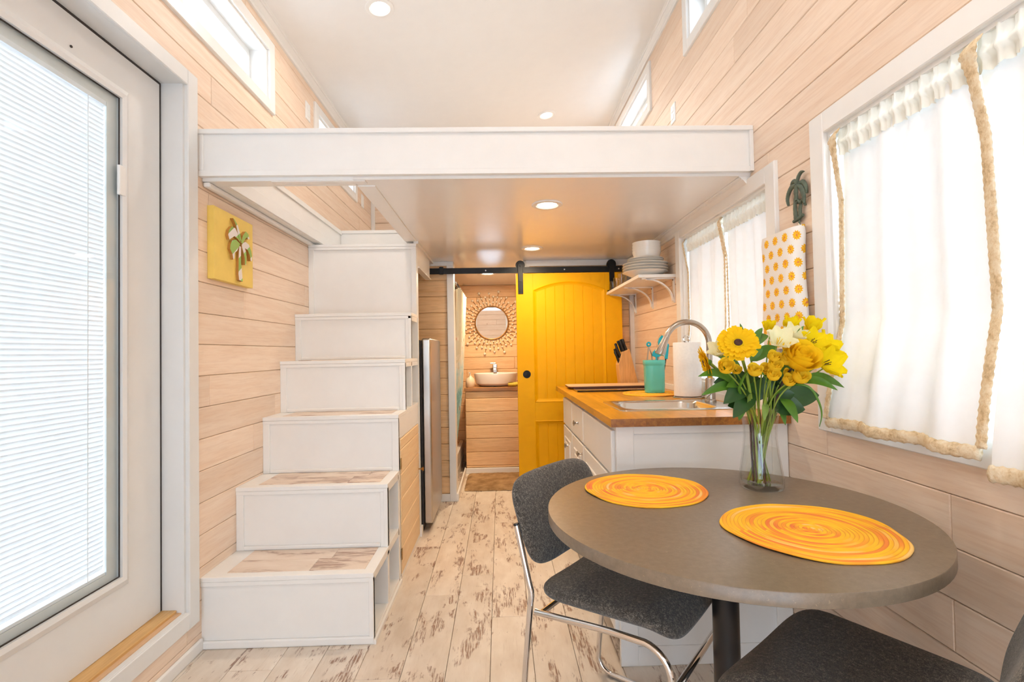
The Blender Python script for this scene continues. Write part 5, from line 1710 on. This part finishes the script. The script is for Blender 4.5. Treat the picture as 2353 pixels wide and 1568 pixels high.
def curtain(label, yt0, yt1, yb0, yb1, zt, zb, xt, xb, folds, seed, trims, jw, group, head=0.055, flare=1.2):
    rr = random.Random(seed)
    t = thing('sheer_curtain', label, 'curtain', ((xt + xb) / 2, (yt0 + yt1) / 2, zb), group)
    ph = [rr.uniform(0, 6.28) for _ in range(4)]
    def surf(u, v):
        # u: 0 at far edge (yt0) .. 1 at near edge ; v: 0 bottom .. 1 top
        y = (yb0 + (yb1 - yb0) * u) * (1 - v) + (yt0 + (yt1 - yt0) * u) * v
        amp = 0.013 * (1 - v) + 0.008 * v + 0.006 * math.sin(PI * v)
        f = math.sin(u * folds * 2 * PI + ph[0] + 0.7 * math.sin(v * 2 + ph[1])) + 0.45 * math.sin(u * folds * 4.3 * PI + ph[2])
        edge = min(1, 6 * min(u, 1 - u) + 0.15)
        k = v * v * (3 - 2 * v)
        x = xb + (xt - xb) * min(1, (v / 0.35)) ** 1.2
        z = zb + (zt - head - zb) * v - 0.002 * math.sin(u * folds * 2 * PI + ph[0]) * (1 - v)
        return (x - amp * f * edge * 0.8, y, z)
    build(MB().grid(110, 34, surf), 'cloth', M_sheer, t, smooth='all')
    def ruffle(u, v):
        y = yt0 + (yt1 - yt0) * u
        g = math.sin(u * folds * 9 * PI + ph[3]) * 0.006 + math.sin(u * folds * 23 * PI) * 0.003
        bulge = 0.010 * math.sin(v * PI * 2) if v < 0.5 else 0.0
        rod = 0.011 * math.sin(min(1, max(0, (v - 0.28) / 0.34)) * PI)
        x = xt - 0.010 - rod - g * (1 - 0.6 * (0.3 < v < 0.6))
        z = zt - head - 0.028 + (head + 0.028) * v + 0.004 * math.sin(u * folds * 9 * PI + 1) * (v > 0.6) - 0.006 * abs(math.sin(u * folds * 9 * PI)) * (v < 0.2)
        return (x, y, z)
    build(MB().grid(150, 10, ruffle), 'header_ruffle', M_header, t, smooth='all')
    if 'F' in trims:
        build_path = [Vector(surf(0.0, k / 20)) + Vector((-0.006 - 0.026 * max(0, (k - 16) / 4), 0.004, 0)) for k in range(21)] + [Vector((xt - 0.036, yt0 + 0.004, zt - head * 0.55)), Vector((xt - 0.022, yt0 + 0.004, zt - head * 0.15))]
        braid(build_path, (0.25, 1, 0), (1, -0.25, 0), jw, 0.008, 'jute_braid', t, flare)
    if 'N' in trims:
        build_path = [Vector(surf(1.0, k / 20)) + Vector((-0.006 - 0.026 * max(0, (k - 16) / 4), -0.004, 0)) for k in range(21)] + [Vector((xt - 0.036, yt1 - 0.004, zt - head * 0.55)), Vector((xt - 0.022, yt1 - 0.004, zt - head * 0.15))]
        braid(build_path, (0.25, 1, 0), (1, -0.25, 0), jw, 0.008, 'jute_braid', t, flare)
    if 'B' in trims:
        pth = [Vector(surf(k / 60, 0.0)) + Vector((-0.004, 0, -jw * 0.35)) for k in range(61)]
        braid(pth, (0, 0, 1), (1, 0, 0), jw * 0.95, 0.012, 'jute_braid', t)
    return t
GW1 = 'white dining curtains with jute edging'
curtain('white sheer curtain with jute braid on three sides at the dining window', 1.520, 1.074, 1.548, 1.050, 1.858, 0.944, 1.098, 1.040, 2.3, 4, 'FNB', 0.034, GW1)
curtain('white sheer curtain at the right edge hanging lower than its neighbour', 1.070, 0.300, 1.020, 0.270, 1.858, 0.910, 1.094, 1.030, 4.2, 9, 'B', 0.038, GW1)
GW2 = 'white kitchen curtains with jute edging'
curtain('white sheer curtain panel at the kitchen window on the faucet side far from the table', 2.845, 2.385, 2.850, 2.40, 1.815, 1.03, 1.115, 1.090, 2.6, 13, 'FN', 0.026, GW2, 0.05, 0.3)
curtain('white sheer curtain panel at the kitchen window nearest the daisy bag', 2.362, 1.945, 2.345, 1.945, 1.815, 1.03, 1.115, 1.090, 2.4, 17, 'F', 0.018, GW2, 0.05, 0.2)
tag(build(MB().tube([(1.104, 0.264, 1.846), (1.104, 1.556, 1.846)], 0.0055, 10), 'curtain_rod', M_white, smooth=True), 'thin white curtain rod at the top of the dining window', 'curtain rod')
tag(build(MB().tube([(1.119, 1.939, 1.802), (1.119, 2.852, 1.802)], 0.0055, 10), 'curtain_rod', M_white, smooth=True), 'thin white curtain rod at the top of the kitchen window', 'curtain rod')

# ================================================================== VASE AND FLOWERS
VX, VY = 0.776, 1.470
va = thing('glass_vase', 'clear flared glass vase half full of water on the round table', 'vase', (VX, VY, TZ))
outer = [(0.044, 0.0), (0.054, 0.002), (0.0575, 0.012), (0.0565, 0.04), (0.048, 0.10), (0.0425, 0.150), (0.0430, 0.180), (0.049, 0.222), (0.0545, 0.238), (0.0555, 0.243)]
inner = [(0.0525, 0.243), (0.0515, 0.238), (0.046, 0.222), (0.0400, 0.180), (0.0395, 0.150), (0.045, 0.10), (0.0535, 0.04), (0.0525, 0.018), (0.0, 0.014)]
build(MB().lathe(outer + inner, (VX, VY, TZ), 48, pw=2.7), 'glass', M_vase, va, smooth=True)
wl = 0.120
wat = [(0.0, 0.0145), (0.0515, 0.0185), (0.0527, 0.04), (0.0442, 0.10), (0.0425, wl), (0.0, wl)]
build(MB().lathe(wat, (VX, VY, TZ), 48, pw=2.7), 'water', M_water, va, smooth=True)

NECK = Vector((VX, VY, TZ + 0.20))
rfl = random.Random(31)
def stem_path(head, idx, first=None):
    """from a foot in the vase through the neck to the flower head"""
    h = Vector(head)
    d = Vector((h.x - VX, h.y - VY, 0))
    dn = d.normalized() if d.length > 1e-4 else Vector((1, 0, 0))
    fa_, fr_ = rfl.uniform(0, 2 * PI), 0.034 * math.sqrt(rfl.random())
    foot = Vector((VX, VY, TZ + 0.019)) - dn * 0.012 + Vector((fr_ * math.cos(fa_), fr_ * math.sin(fa_), 0))
    nk = NECK + dn * min(0.028, d.length * 0.4) + Vector((rfl.uniform(-.009, .009), rfl.uniform(-.009, .009), 0))
    mid = nk.lerp(h, 0.55) + Vector((0, 0, 0.012)) - dn * 0.01
    pts = []
    P = [foot, foot.lerp(nk, 0.6), nk, mid, h]
    for i in range(len(P) - 1):
        p0 = P[max(i - 1, 0)]; p1 = P[i]; p2 = P[i + 1]; p3 = P[min(i + 2, len(P) - 1)]
        for k in range(5):
            s = k / 5
            pts.append(0.5 * ((2 * p1) + (p2 - p0) * s + (2 * p0 - 5 * p1 + 4 * p2 - p3) * s * s + (3 * p1 - p0 - 3 * p2 + p3) * s ** 3))
    pts.append(h)
    return pts, foot

def petal_mesh(name, L, W, curl, cup, mat, nu=4, nv=6, tip=0.5, end=0.22):
    """petal growing along +x from the origin, z is its upper side"""
    me = bpy.data.meshes.new(name)
    vs_, fs = [], []
    for j in range(nv + 1):
        v = j / nv
        w = W * (math.sin(PI * min(1, v * 0.92 + 0.08)) ** tip) * (0.35 + 0.65 * min(1, v * 2.2))
        if j == nv: w = W * end
        for i in range(nu + 1):
            u = -1 + 2 * i / nu
            vs_.append((L * v, w * 0.5 * u, curl * L * v * v + cup * W * u * u * (0.3 + v)))
    for j in range(nv):
        for i in range(nu):
            a = j * (nu + 1) + i
            fs.append((a, a + 1, a + nu + 2, a + nu + 1))
    me.from_pydata(vs_, [], fs)
    for p in me.polygons: p.use_smooth = True
    me.materials.append(mat)
    return me

def petal_cup_mesh(name, mat):
    """rounded rose petal wrapped on a unit globe about z, facing +x"""
    me = bpy.data.meshes.new(name)
    vs_, fs = [], []
    nu, nv = 8, 8
    for j in range(nv + 1):
        v = j / nv
        for i in range(nu + 1):
            u = -1 + 2 * i / nu
            a = u * 1.05 * (0.55 + 0.45 * math.sin(PI * min(1, v * 0.8 + 0.1)))
            r = [0.25, 0.55, 0.80, 0.95, 1.03, 1.04, 1.02, 1.02, 1.10][j]
            z = -0.75 + 1.75 * v * (1 - 0.16 * u * u)
            vs_.append((r * math.cos(a), r * math.sin(a), z))
    for j in range(nv):
        for i in range(nu):
            a = j * (nu + 1) + i
            fs.append((a, a + 1, a + nu + 2, a + nu + 1))
    me.from_pydata(vs_, [], fs)
    for p in me.polygons: p.use_smooth = True
    me.materials.append(mat)
    return me

def place(me, name, parent, M):
    o = bpy.data.objects.new(name, me)
    COL.objects.link(o)
    o.parent = parent
    o.matrix_basis = M
    return o

def head_frame(head, foot, nrm):
    q = Vector(nrm).normalized().to_track_quat('Z', 'Y')
    return Matrix.Translation(Vector(head) - Vector(foot)) @ q.to_matrix().to_4x4()

ME_GER = petal_mesh('gerbera_petal', 1.0, 0.36, 0.04, 0.07, M_petal_y, tip=0.16, end=0.62)
ME_ALY = petal_mesh('lemon_petal', 1.0, 0.72, -0.12, 0.14, M_petal_l, tip=0.7)
ME_ALC = petal_mesh('cream_petal', 1.0, 0.74, -0.12, 0.14, M_petal_c, tip=0.7)
ME_ROSE = petal_cup_mesh('rose_petal', M_petal_y)
ME_SPR = petal_cup_mesh('spray_rose_petal', M_petal_o)

def gerbera(label, head, nrm, R, squash=1.0):
    pts, foot = stem_path(Vector(head) - Vector(nrm).normalized() * 0.006, 0)
    t = thing('gerbera_daisy', label, 'flower', foot, 'gerberas in the vase')
    build(MB().tube(pts, 0.0046, 8), 'stem', M_stem, t, smooth=True)
    H = head_frame(head, foot, nrm)
    for ring, (n, L, tilt, off) in enumerate(((22, 1.0, 0.02, 0.0), (20, 0.92, 0.13, 0.0015), (18, 0.66, 0.28, 0.003))):
        for i in range(n):
            a = 2 * PI * (i + 0.5 * ring) / n + rfl.uniform(-.05, .05)
            l = L * R * rfl.uniform(0.93, 1.04)
            M = H @ Matrix.Translation((0, 0, off)) @ Matrix.Rotation(a, 4, 'Z') @ Matrix.Translation((R * 0.10, 0, 0)) @ Matrix.Rotation(-tilt + rfl.uniform(-.06, .06), 4, 'Y') @ Matrix.Scale(l * 0.9, 4)
            place(ME_GER, 'petal', t, M)
    eye = MB().lathe([(R * 0.30, 0.004), (R * 0.26, 0.008), (R * 0.19, 0.0085), (0.0, 0.0075)], n=20)
    eye.v = [tuple((H @ Vector(p))) for p in eye.v]
    build(eye, 'florets', M_petal_y, t, smooth='all', local=True)
    ey2 = MB().lathe([(R * 0.205, 0.0082), (R * 0.17, 0.0105), (R * 0.08, 0.0095), (0.0, 0.0085)], n=20)
    ey2.v = [tuple((H @ Vector(p))) for p in ey2.v]
    build(ey2, 'dark_eye', M_eye, t, smooth='all', local=True)
    cal = MB().lathe([(0.004, -0.014), (0.010, -0.006), (0.013, 0.0), (0.0, 0.001)], n=14)
    cal.v = [tuple((H @ Vector(p))) for p in cal.v]
    build(cal, 'calyx', M_green_m, t, smooth='all', local=True)
gerbera('large yellow gerbera daisy with a dark eye facing forward', (0.671, 1.375, 1.182), (-0.30, -0.80, 0.52), 0.0570)
gerbera('yellow gerbera daisy turned sideways at the far left of the bouquet', (0.608, 1.440, 1.129), (-0.90, 0.22, -0.28), 0.050)

def rose(label, head, nrm, R, me, mat, layers, name, cat, group, dark=False):
    pts, foot = stem_path(Vector(head) - Vector(nrm).normalized() * R * 0.7, 0)
    t = thing(name, label, cat, foot, group)
    build(MB().tube(pts, 0.0034 if R > 0.025 else 0.0021, 7), 'stem', M_stemdk if dark else M_stem, t, smooth=True)
    H = head_frame(head, foot, nrm)
    g = 0.0
    for (n, s, op, lift) in layers:
        for i in range(n):
            a = 2 * PI * i / n + g + rfl.uniform(-.1, .1)
            M = H @ Matrix.Rotation(a, 4, 'Z') @ Matrix.Translation((0, 0, lift * R)) @ Matrix.Rotation(op + rfl.uniform(-.05, .05), 4, 'Y') @ Matrix.Scale(s * R, 4)
            place(me, 'petal', t, M)
        g += 1.1
    core = MB().ball((0, 0, 0), R * 0.16, 8, 5, 1.3)
    core.v = [tuple(H @ Vector((p[0], p[1], p[2] + 0.05 * R))) for p in core.v]
    build(core, 'heart', mat, t, smooth='all', local=True)
    sep = MB().lathe([(R * 0.12, -R * 1.0), (R * 0.45, -R * 0.72), (R * 0.60, -R * 0.45), (0.0, -R * 0.5)], n=10)
    sep.v = [tuple(H @ Vector(p)) for p in sep.v]
    build(sep, 'sepals', M_green_m, t, smooth='all', local=True)
    return t
rose('single large yellow rose at the right of the bouquet', (0.855, 1.385, 1.142), (0.05, -0.72, 0.62), 0.0390, ME_ROSE, M_petal_y,
     [(5, 1.06, 0.34, -0.15), (4, 0.92, 0.14, -0.02), (3, 0.72, 0.0, 0.08), (3, 0.50, -0.06, 0.18), (2, 0.30, -0.1, 0.30)], 'rose', 'flower', None, True)
SPRAY = [
    (0.637, 1.380, 1.116, 0.0185, 'open spray rose below the large gerbera on the left'),
    (0.681, 1.410, 1.106, 0.0115, 'small spray rose bud below the large gerbera'),
    (0.713, 1.370, 1.104, 0.0165, 'spray rose at the centre above the vase neck, leftmost of the centre cluster'),
    (0.756, 1.400, 1.107, 0.0140, 'spray rose behind the centre cluster, second from its left'),
    (0.775, 1.380, 1.116, 0.0165, 'spray rose in the centre cluster directly under the top three buds'),
    (0.765, 1.370, 1.090, 0.0150, 'lowest spray rose of the centre cluster'),
    (0.779, 1.390, 1.142, 0.0145, 'leftmost spray rose of the top three below the cream lily'),
    (0.814, 1.420, 1.139, 0.0105, 'tiny spray rose bud between the two top spray roses'),
    (0.815, 1.390, 1.133, 0.0165, 'spray rose touching the left side of the large rose'),
    (0.815, 1.380, 1.074, 0.0155, 'lowest spray rose under the large rose'),
    (0.842, 1.370, 1.084, 0.0190, 'open spray rose directly under the large rose'),
    (0.835, 1.420, 1.094, 0.0105, 'small bud tucked behind the spray roses under the large rose'),
]
for (x, y, z, r, lab) in SPRAY:
    nrm = Vector(((x - 0.76) * 0.8, -0.30, 0.22 + rfl.uniform(-.1, .2)))
    rose('orange-yellow ' + lab, (x, y, z), nrm, r * 1.1, ME_SPR, M_petal_o, [(4, 1.0, 0.05, -0.05), (3, 0.74, -0.10, 0.12), (2, 0.42, -0.12, 0.34)], 'spray_rose', 'flower', 'spray roses in the vase')
ALST = [
    (0.644, 1.430, 1.161, 0.030, 'c', (-0.55, -0.55, 0.62), 'cream lily flower tucked behind the large gerbera on the left'),
    (0.802, 1.400, 1.187, 0.036, 'c', (-0.10, -0.75, 0.62), 'open cream lily flower at the top centre of the bouquet'),
    (0.880, 1.460, 1.204, 0.032, 'c', (0.15, -0.60, 0.75), 'cream lily flower behind the large rose at the top'),
    (0.831, 1.500, 1.226, 0.026, 'l', (-0.15, -0.15, 0.95), 'small lemon lily bud in front of the daisy bag, leftmost of the top lilies'),
    (0.898, 1.500, 1.228, 0.034, 'l', (0.00, -0.20, 0.95), 'upright lemon lily flower at the top, second from the left'),
    (0.965, 1.500, 1.226, 0.036, 'l', (0.15, -0.20, 0.95), 'upright lemon lily flower at the top right'),
    (0.927, 1.440, 1.184, 0.033, 'l', (0.10, -0.80, 0.50), 'speckled lemon lily flower right above the large rose'),
    (0.989, 1.470, 1.171, 0.036, 'l', (0.45, -0.60, 0.55), 'lemon lily flower at the upper right edge of the bouquet'),
    (0.950, 1.420, 1.121, 0.044, 'l', (0.30, -0.85, 0.25), 'largest lemon lily flower right of the large rose'),
    (1.000, 1.470, 1.108, 0.030, 'l', (0.75, -0.50, 0.10), 'lemon lily flower at the far right edge near the curtain'),
]
for (x, y, z, r, k, nrm, lab) in ALST:
    head = Vector((x, y, z)); n = Vector(nrm).normalized()
    base = head - n * r * 0.55
    pts, foot = stem_path(base, 0)
    t = thing('peruvian_lily', lab, 'flower', foot, 'lilies in the vase')
    build(MB().tube(pts, 0.0022, 6), 'stem', M_stem, t, smooth=True)
    H = head_frame(base, foot, n)
    opn = 0.95 if n.z < 0.9 else 1.28
    for ring in range(2):
        for i in range(3):
            a = 2 * PI * (i + 0.5 * ring) / 3 + x * 40
            M = H @ Matrix.Rotation(a, 4, 'Z') @ Matrix.Translation((0.002, 0, 0.0015 * ring)) @ Matrix.Rotation(-opn + 0.12 * ring + rfl.uniform(-.08, .08), 4, 'Y') @ Matrix.Scale(r * (1.75 if ring == 0 else 1.6), 4)
            place(ME_ALY if k == 'l' else ME_ALC, 'petal', t, M)
    sta = MB()
    for i in range(5):
        a = 2 * PI * i / 5
        sta.tube([H @ Vector((0.002 * math.cos(a), 0.002 * math.sin(a), 0.004)), H @ Vector((0.007 * math.cos(a), 0.007 * math.sin(a), r * 0.85))], [0.0005, 0.0011], 4)
    build(sta, 'stamens', M_stemdk if k == 'l' else M_petal_o, t, local=True)

# foliage: sprigs with individual leaves
def leaf(mb_mat, base, tip, w, name, parent, sag=0.15):
    b, e = Vector(base), Vector(tip)
    d = e - b; L = d.length
    tow = (CAM * 0 + Vector((0, -1, 0.35))).normalized()     # leaves turn their faces forward and up
    side = d.cross(tow).normalized()
    nrm = side.cross(d).normalized()
    bend = Vector((0, 0, 1)) * sag * L
    nv, nu = 9, 4
    mb = MB()
    for j in range(nv + 1):
        v = j / nv
        ww = w * (math.sin(PI * (v ** 0.85)) ** 0.75 if 0 < v < 1 else 0.0) * 0.5 + 0.0006
        c = b + d * v + bend * math.sin(PI * v) * 0.7 - bend * v * v * 0.25
        for i in range(nu + 1):
            u = -1 + 2 * i / nu
            mb.v.append(tuple(c + side * (ww * u) + nrm * (0.16 * ww * abs(u) + 0.05 * ww * math.sin(7 * v) * u)))
    for j in range(nv):
        for i in range(nu):
            a = j * (nu + 1) + i
            mb.f.append((a, a + 1, a + nu + 2, a + nu + 1))
    return build(mb, name, mb_mat, parent, smooth='all')
MLEAF = {'d': M_green_d, 'm': M_green_m, 'l': M_green_m, 'p': M_green_b}
SPRIGS = [
    ('leafy sprig of broad dark leaves spreading left below the gerberas', (0.690, 1.445, 1.070), [
        ('l', (0.709, 1.450, 1.050), (0.565, 1.400, 1.100), 0.0271), ('m', (0.729, 1.450, 1.060), (0.590, 1.440, 1.038), 0.0279),
        ('d', (0.755, 1.450, 1.066), (0.645, 1.420, 1.013), 0.0550), ('d', (0.710, 1.450, 1.067), (0.640, 1.470, 1.070), 0.0389)]),
    ('leafy sprig of dark leaves hanging over the left rim of the vase', (0.720, 1.430, 1.030), [
        ('d', (0.754, 1.450, 1.034), (0.662, 1.400, 0.974), 0.0493), ('d', (0.734, 1.450, 1.002), (0.693, 1.500, 1.051), 0.0476),
        ('m', (0.720, 1.450, 1.010), (0.689, 1.420, 0.962), 0.0250), ('p', (0.730, 1.440, 0.995), (0.704, 1.390, 1.040), 0.0196)]),
    ('leafy sprig of broad dark leaves spreading right above the counter corner', (0.860, 1.450, 1.040), [
        ('d', (0.812, 1.450, 1.007), (0.947, 1.450, 1.030), 0.0792), ('d', (0.805, 1.450, 0.994), (0.885, 1.420, 0.990), 0.0626),
        ('d', (0.806, 1.450, 1.020), (0.910, 1.500, 1.073), 0.0581), ('l', (0.830, 1.450, 1.020), (0.844, 1.390, 0.959), 0.0318), ('l', (0.825, 1.450, 1.000), (0.831, 1.430, 0.945), 0.0202)]),
    ('sprig of long bright leaves reaching right toward the curtain', (0.890, 1.450, 1.075), [
        ('l', (0.886, 1.450, 1.066), (1.010, 1.430, 1.055), 0.0302), ('l', (0.880, 1.450, 1.064), (0.969, 1.400, 1.049), 0.0247)]),
    ('dense sprig of dark leaves at the centre above the vase neck', (0.780, 1.470, 1.080), [
        ('d', (0.761, 1.460, 1.034), (0.750, 1.480, 1.104), 0.0443), ('d', (0.787, 1.460, 1.027), (0.857, 1.500, 1.101), 0.0529),
        ('d', (0.767, 1.460, 1.010), (0.783, 1.450, 1.085), 0.0457), ('d', (0.747, 1.460, 1.008), (0.715, 1.460, 1.085), 0.0437),
        ('d', (0.795, 1.465, 1.020), (0.830, 1.455, 1.085), 0.0420), ('p', (0.779, 1.435, 1.006), (0.752, 1.400, 0.964), 0.0197)]),
    ('sprig of mid green leaves rising behind the large gerbera', (0.745, 1.455, 1.150), [
        ('m', (0.750, 1.455, 1.130), (0.824, 1.450, 1.175), 0.0332), ('m', (0.748, 1.455, 1.165), (0.793, 1.470, 1.232), 0.0207),
        ('m', (0.735, 1.455, 1.160), (0.720, 1.460, 1.246), 0.0129), ('m', (0.750, 1.455, 1.175), (0.821, 1.490, 1.209), 0.0289),
        ('m', (0.715, 1.450, 1.106), (0.638, 1.460, 1.159), 0.0283), ('m', (0.744, 1.450, 1.131), (0.770, 1.430, 1.169), 0.0227)]),
    ('dense sprig of small dark leaves filling the left side above the vase rim', (0.715, 1.465, 1.065), [
        ('d', (0.735, 1.46, 1.010), (0.690, 1.43, 1.045), 0.036), ('d', (0.728, 1.46, 1.040), (0.672, 1.455, 1.095), 0.038),
        ('d', (0.725, 1.46, 1.050), (0.735, 1.42, 1.100), 0.030), ('m', (0.722, 1.455, 1.060), (0.655, 1.42, 1.060), 0.026),
        ('d', (0.740, 1.47, 1.000), (0.676, 1.46, 1.000), 0.040), ('d', (0.745, 1.47, 1.030), (0.720, 1.50, 1.110), 0.044)]),
    ('dense sprig of small dark leaves filling the right side above the vase rim', (0.835, 1.470, 1.075), [
        ('d', (0.812, 1.46, 1.015), (0.862, 1.43, 1.035), 0.044), ('d', (0.818, 1.46, 1.040), (0.880, 1.46, 1.070), 0.044),
        ('d', (0.822, 1.46, 1.050), (0.815, 1.42, 1.060), 0.034), ('d', (0.826, 1.47, 1.060), (0.900, 1.49, 1.110), 0.046),
        ('d', (0.806, 1.47, 1.000), (0.842, 1.44, 0.985), 0.040), ('m', (0.828, 1.47, 1.065), (0.870, 1.45, 1.120), 0.030)]),
    ('slim green sprig rising among the lilies at the top right', (0.895, 1.470, 1.180), [
        ('m', (0.890, 1.470, 1.180), (0.919, 1.470, 1.235), 0.0130), ('m', (0.885, 1.468, 1.165), (0.860, 1.470, 1.205), 0.0150)]),
]
for (lab, head, lv) in SPRIGS:
    pts, foot = stem_path(head, 0)
    t = thing('foliage_sprig', lab, 'foliage', foot, 'foliage in the vase')
    build(MB().tube(pts, 0.0030, 7), 'stem', M_stemdk if 'dark' in lab else M_stem, t, smooth=True)
    for (k, b, e, w) in lv:
        leaf(MLEAF[k], b, e, w, 'leaf', t, 0.12 if k in 'dm' else 0.22)
for lab, P_ in (('long thin grass blade arching down to the right of the vase', [(0.785, 1.462, 0.95), (0.793, 1.450, 1.007), (0.822, 1.420, 1.051), (0.840, 1.380, 1.064), (0.864, 1.360, 1.054), (0.884, 1.355, 1.015), (0.894, 1.360, 0.978), (0.888, 1.365, 0.941)]),
                ('short thin grass blade arching over the centre of the bouquet', [(0.765, 1.462, 0.95), (0.700, 1.430, 1.037), (0.694, 1.410, 1.070), (0.704, 1.390, 1.102), (0.724, 1.380, 1.110), (0.742, 1.375, 1.093), (0.756, 1.380, 1.064)])):
    V_ = [Vector(p) for p in P_]
    fine = []
    for i in range(len(V_) - 1):
        p0 = V_[max(i - 1, 0)]; p1 = V_[i]; p2 = V_[i + 1]; p3 = V_[min(i + 2, len(V_) - 1)]
        for k in range(5):
            s = k / 5
            fine.append(0.5 * ((2 * p1) + (p2 - p0) * s + (2 * p0 - 5 * p1 + 4 * p2 - p3) * s * s + (3 * p1 - p0 - 3 * p2 + p3) * s ** 3))
    n_ = len(fine)
    tag(build(MB().tube(fine, [0.0036 * (1 - (i / n_) ** 3) + 0.0005 for i in range(n_)], 6), 'grass_blade', M_green_m, smooth=True), lab, 'foliage', 'grass blades in the vase')
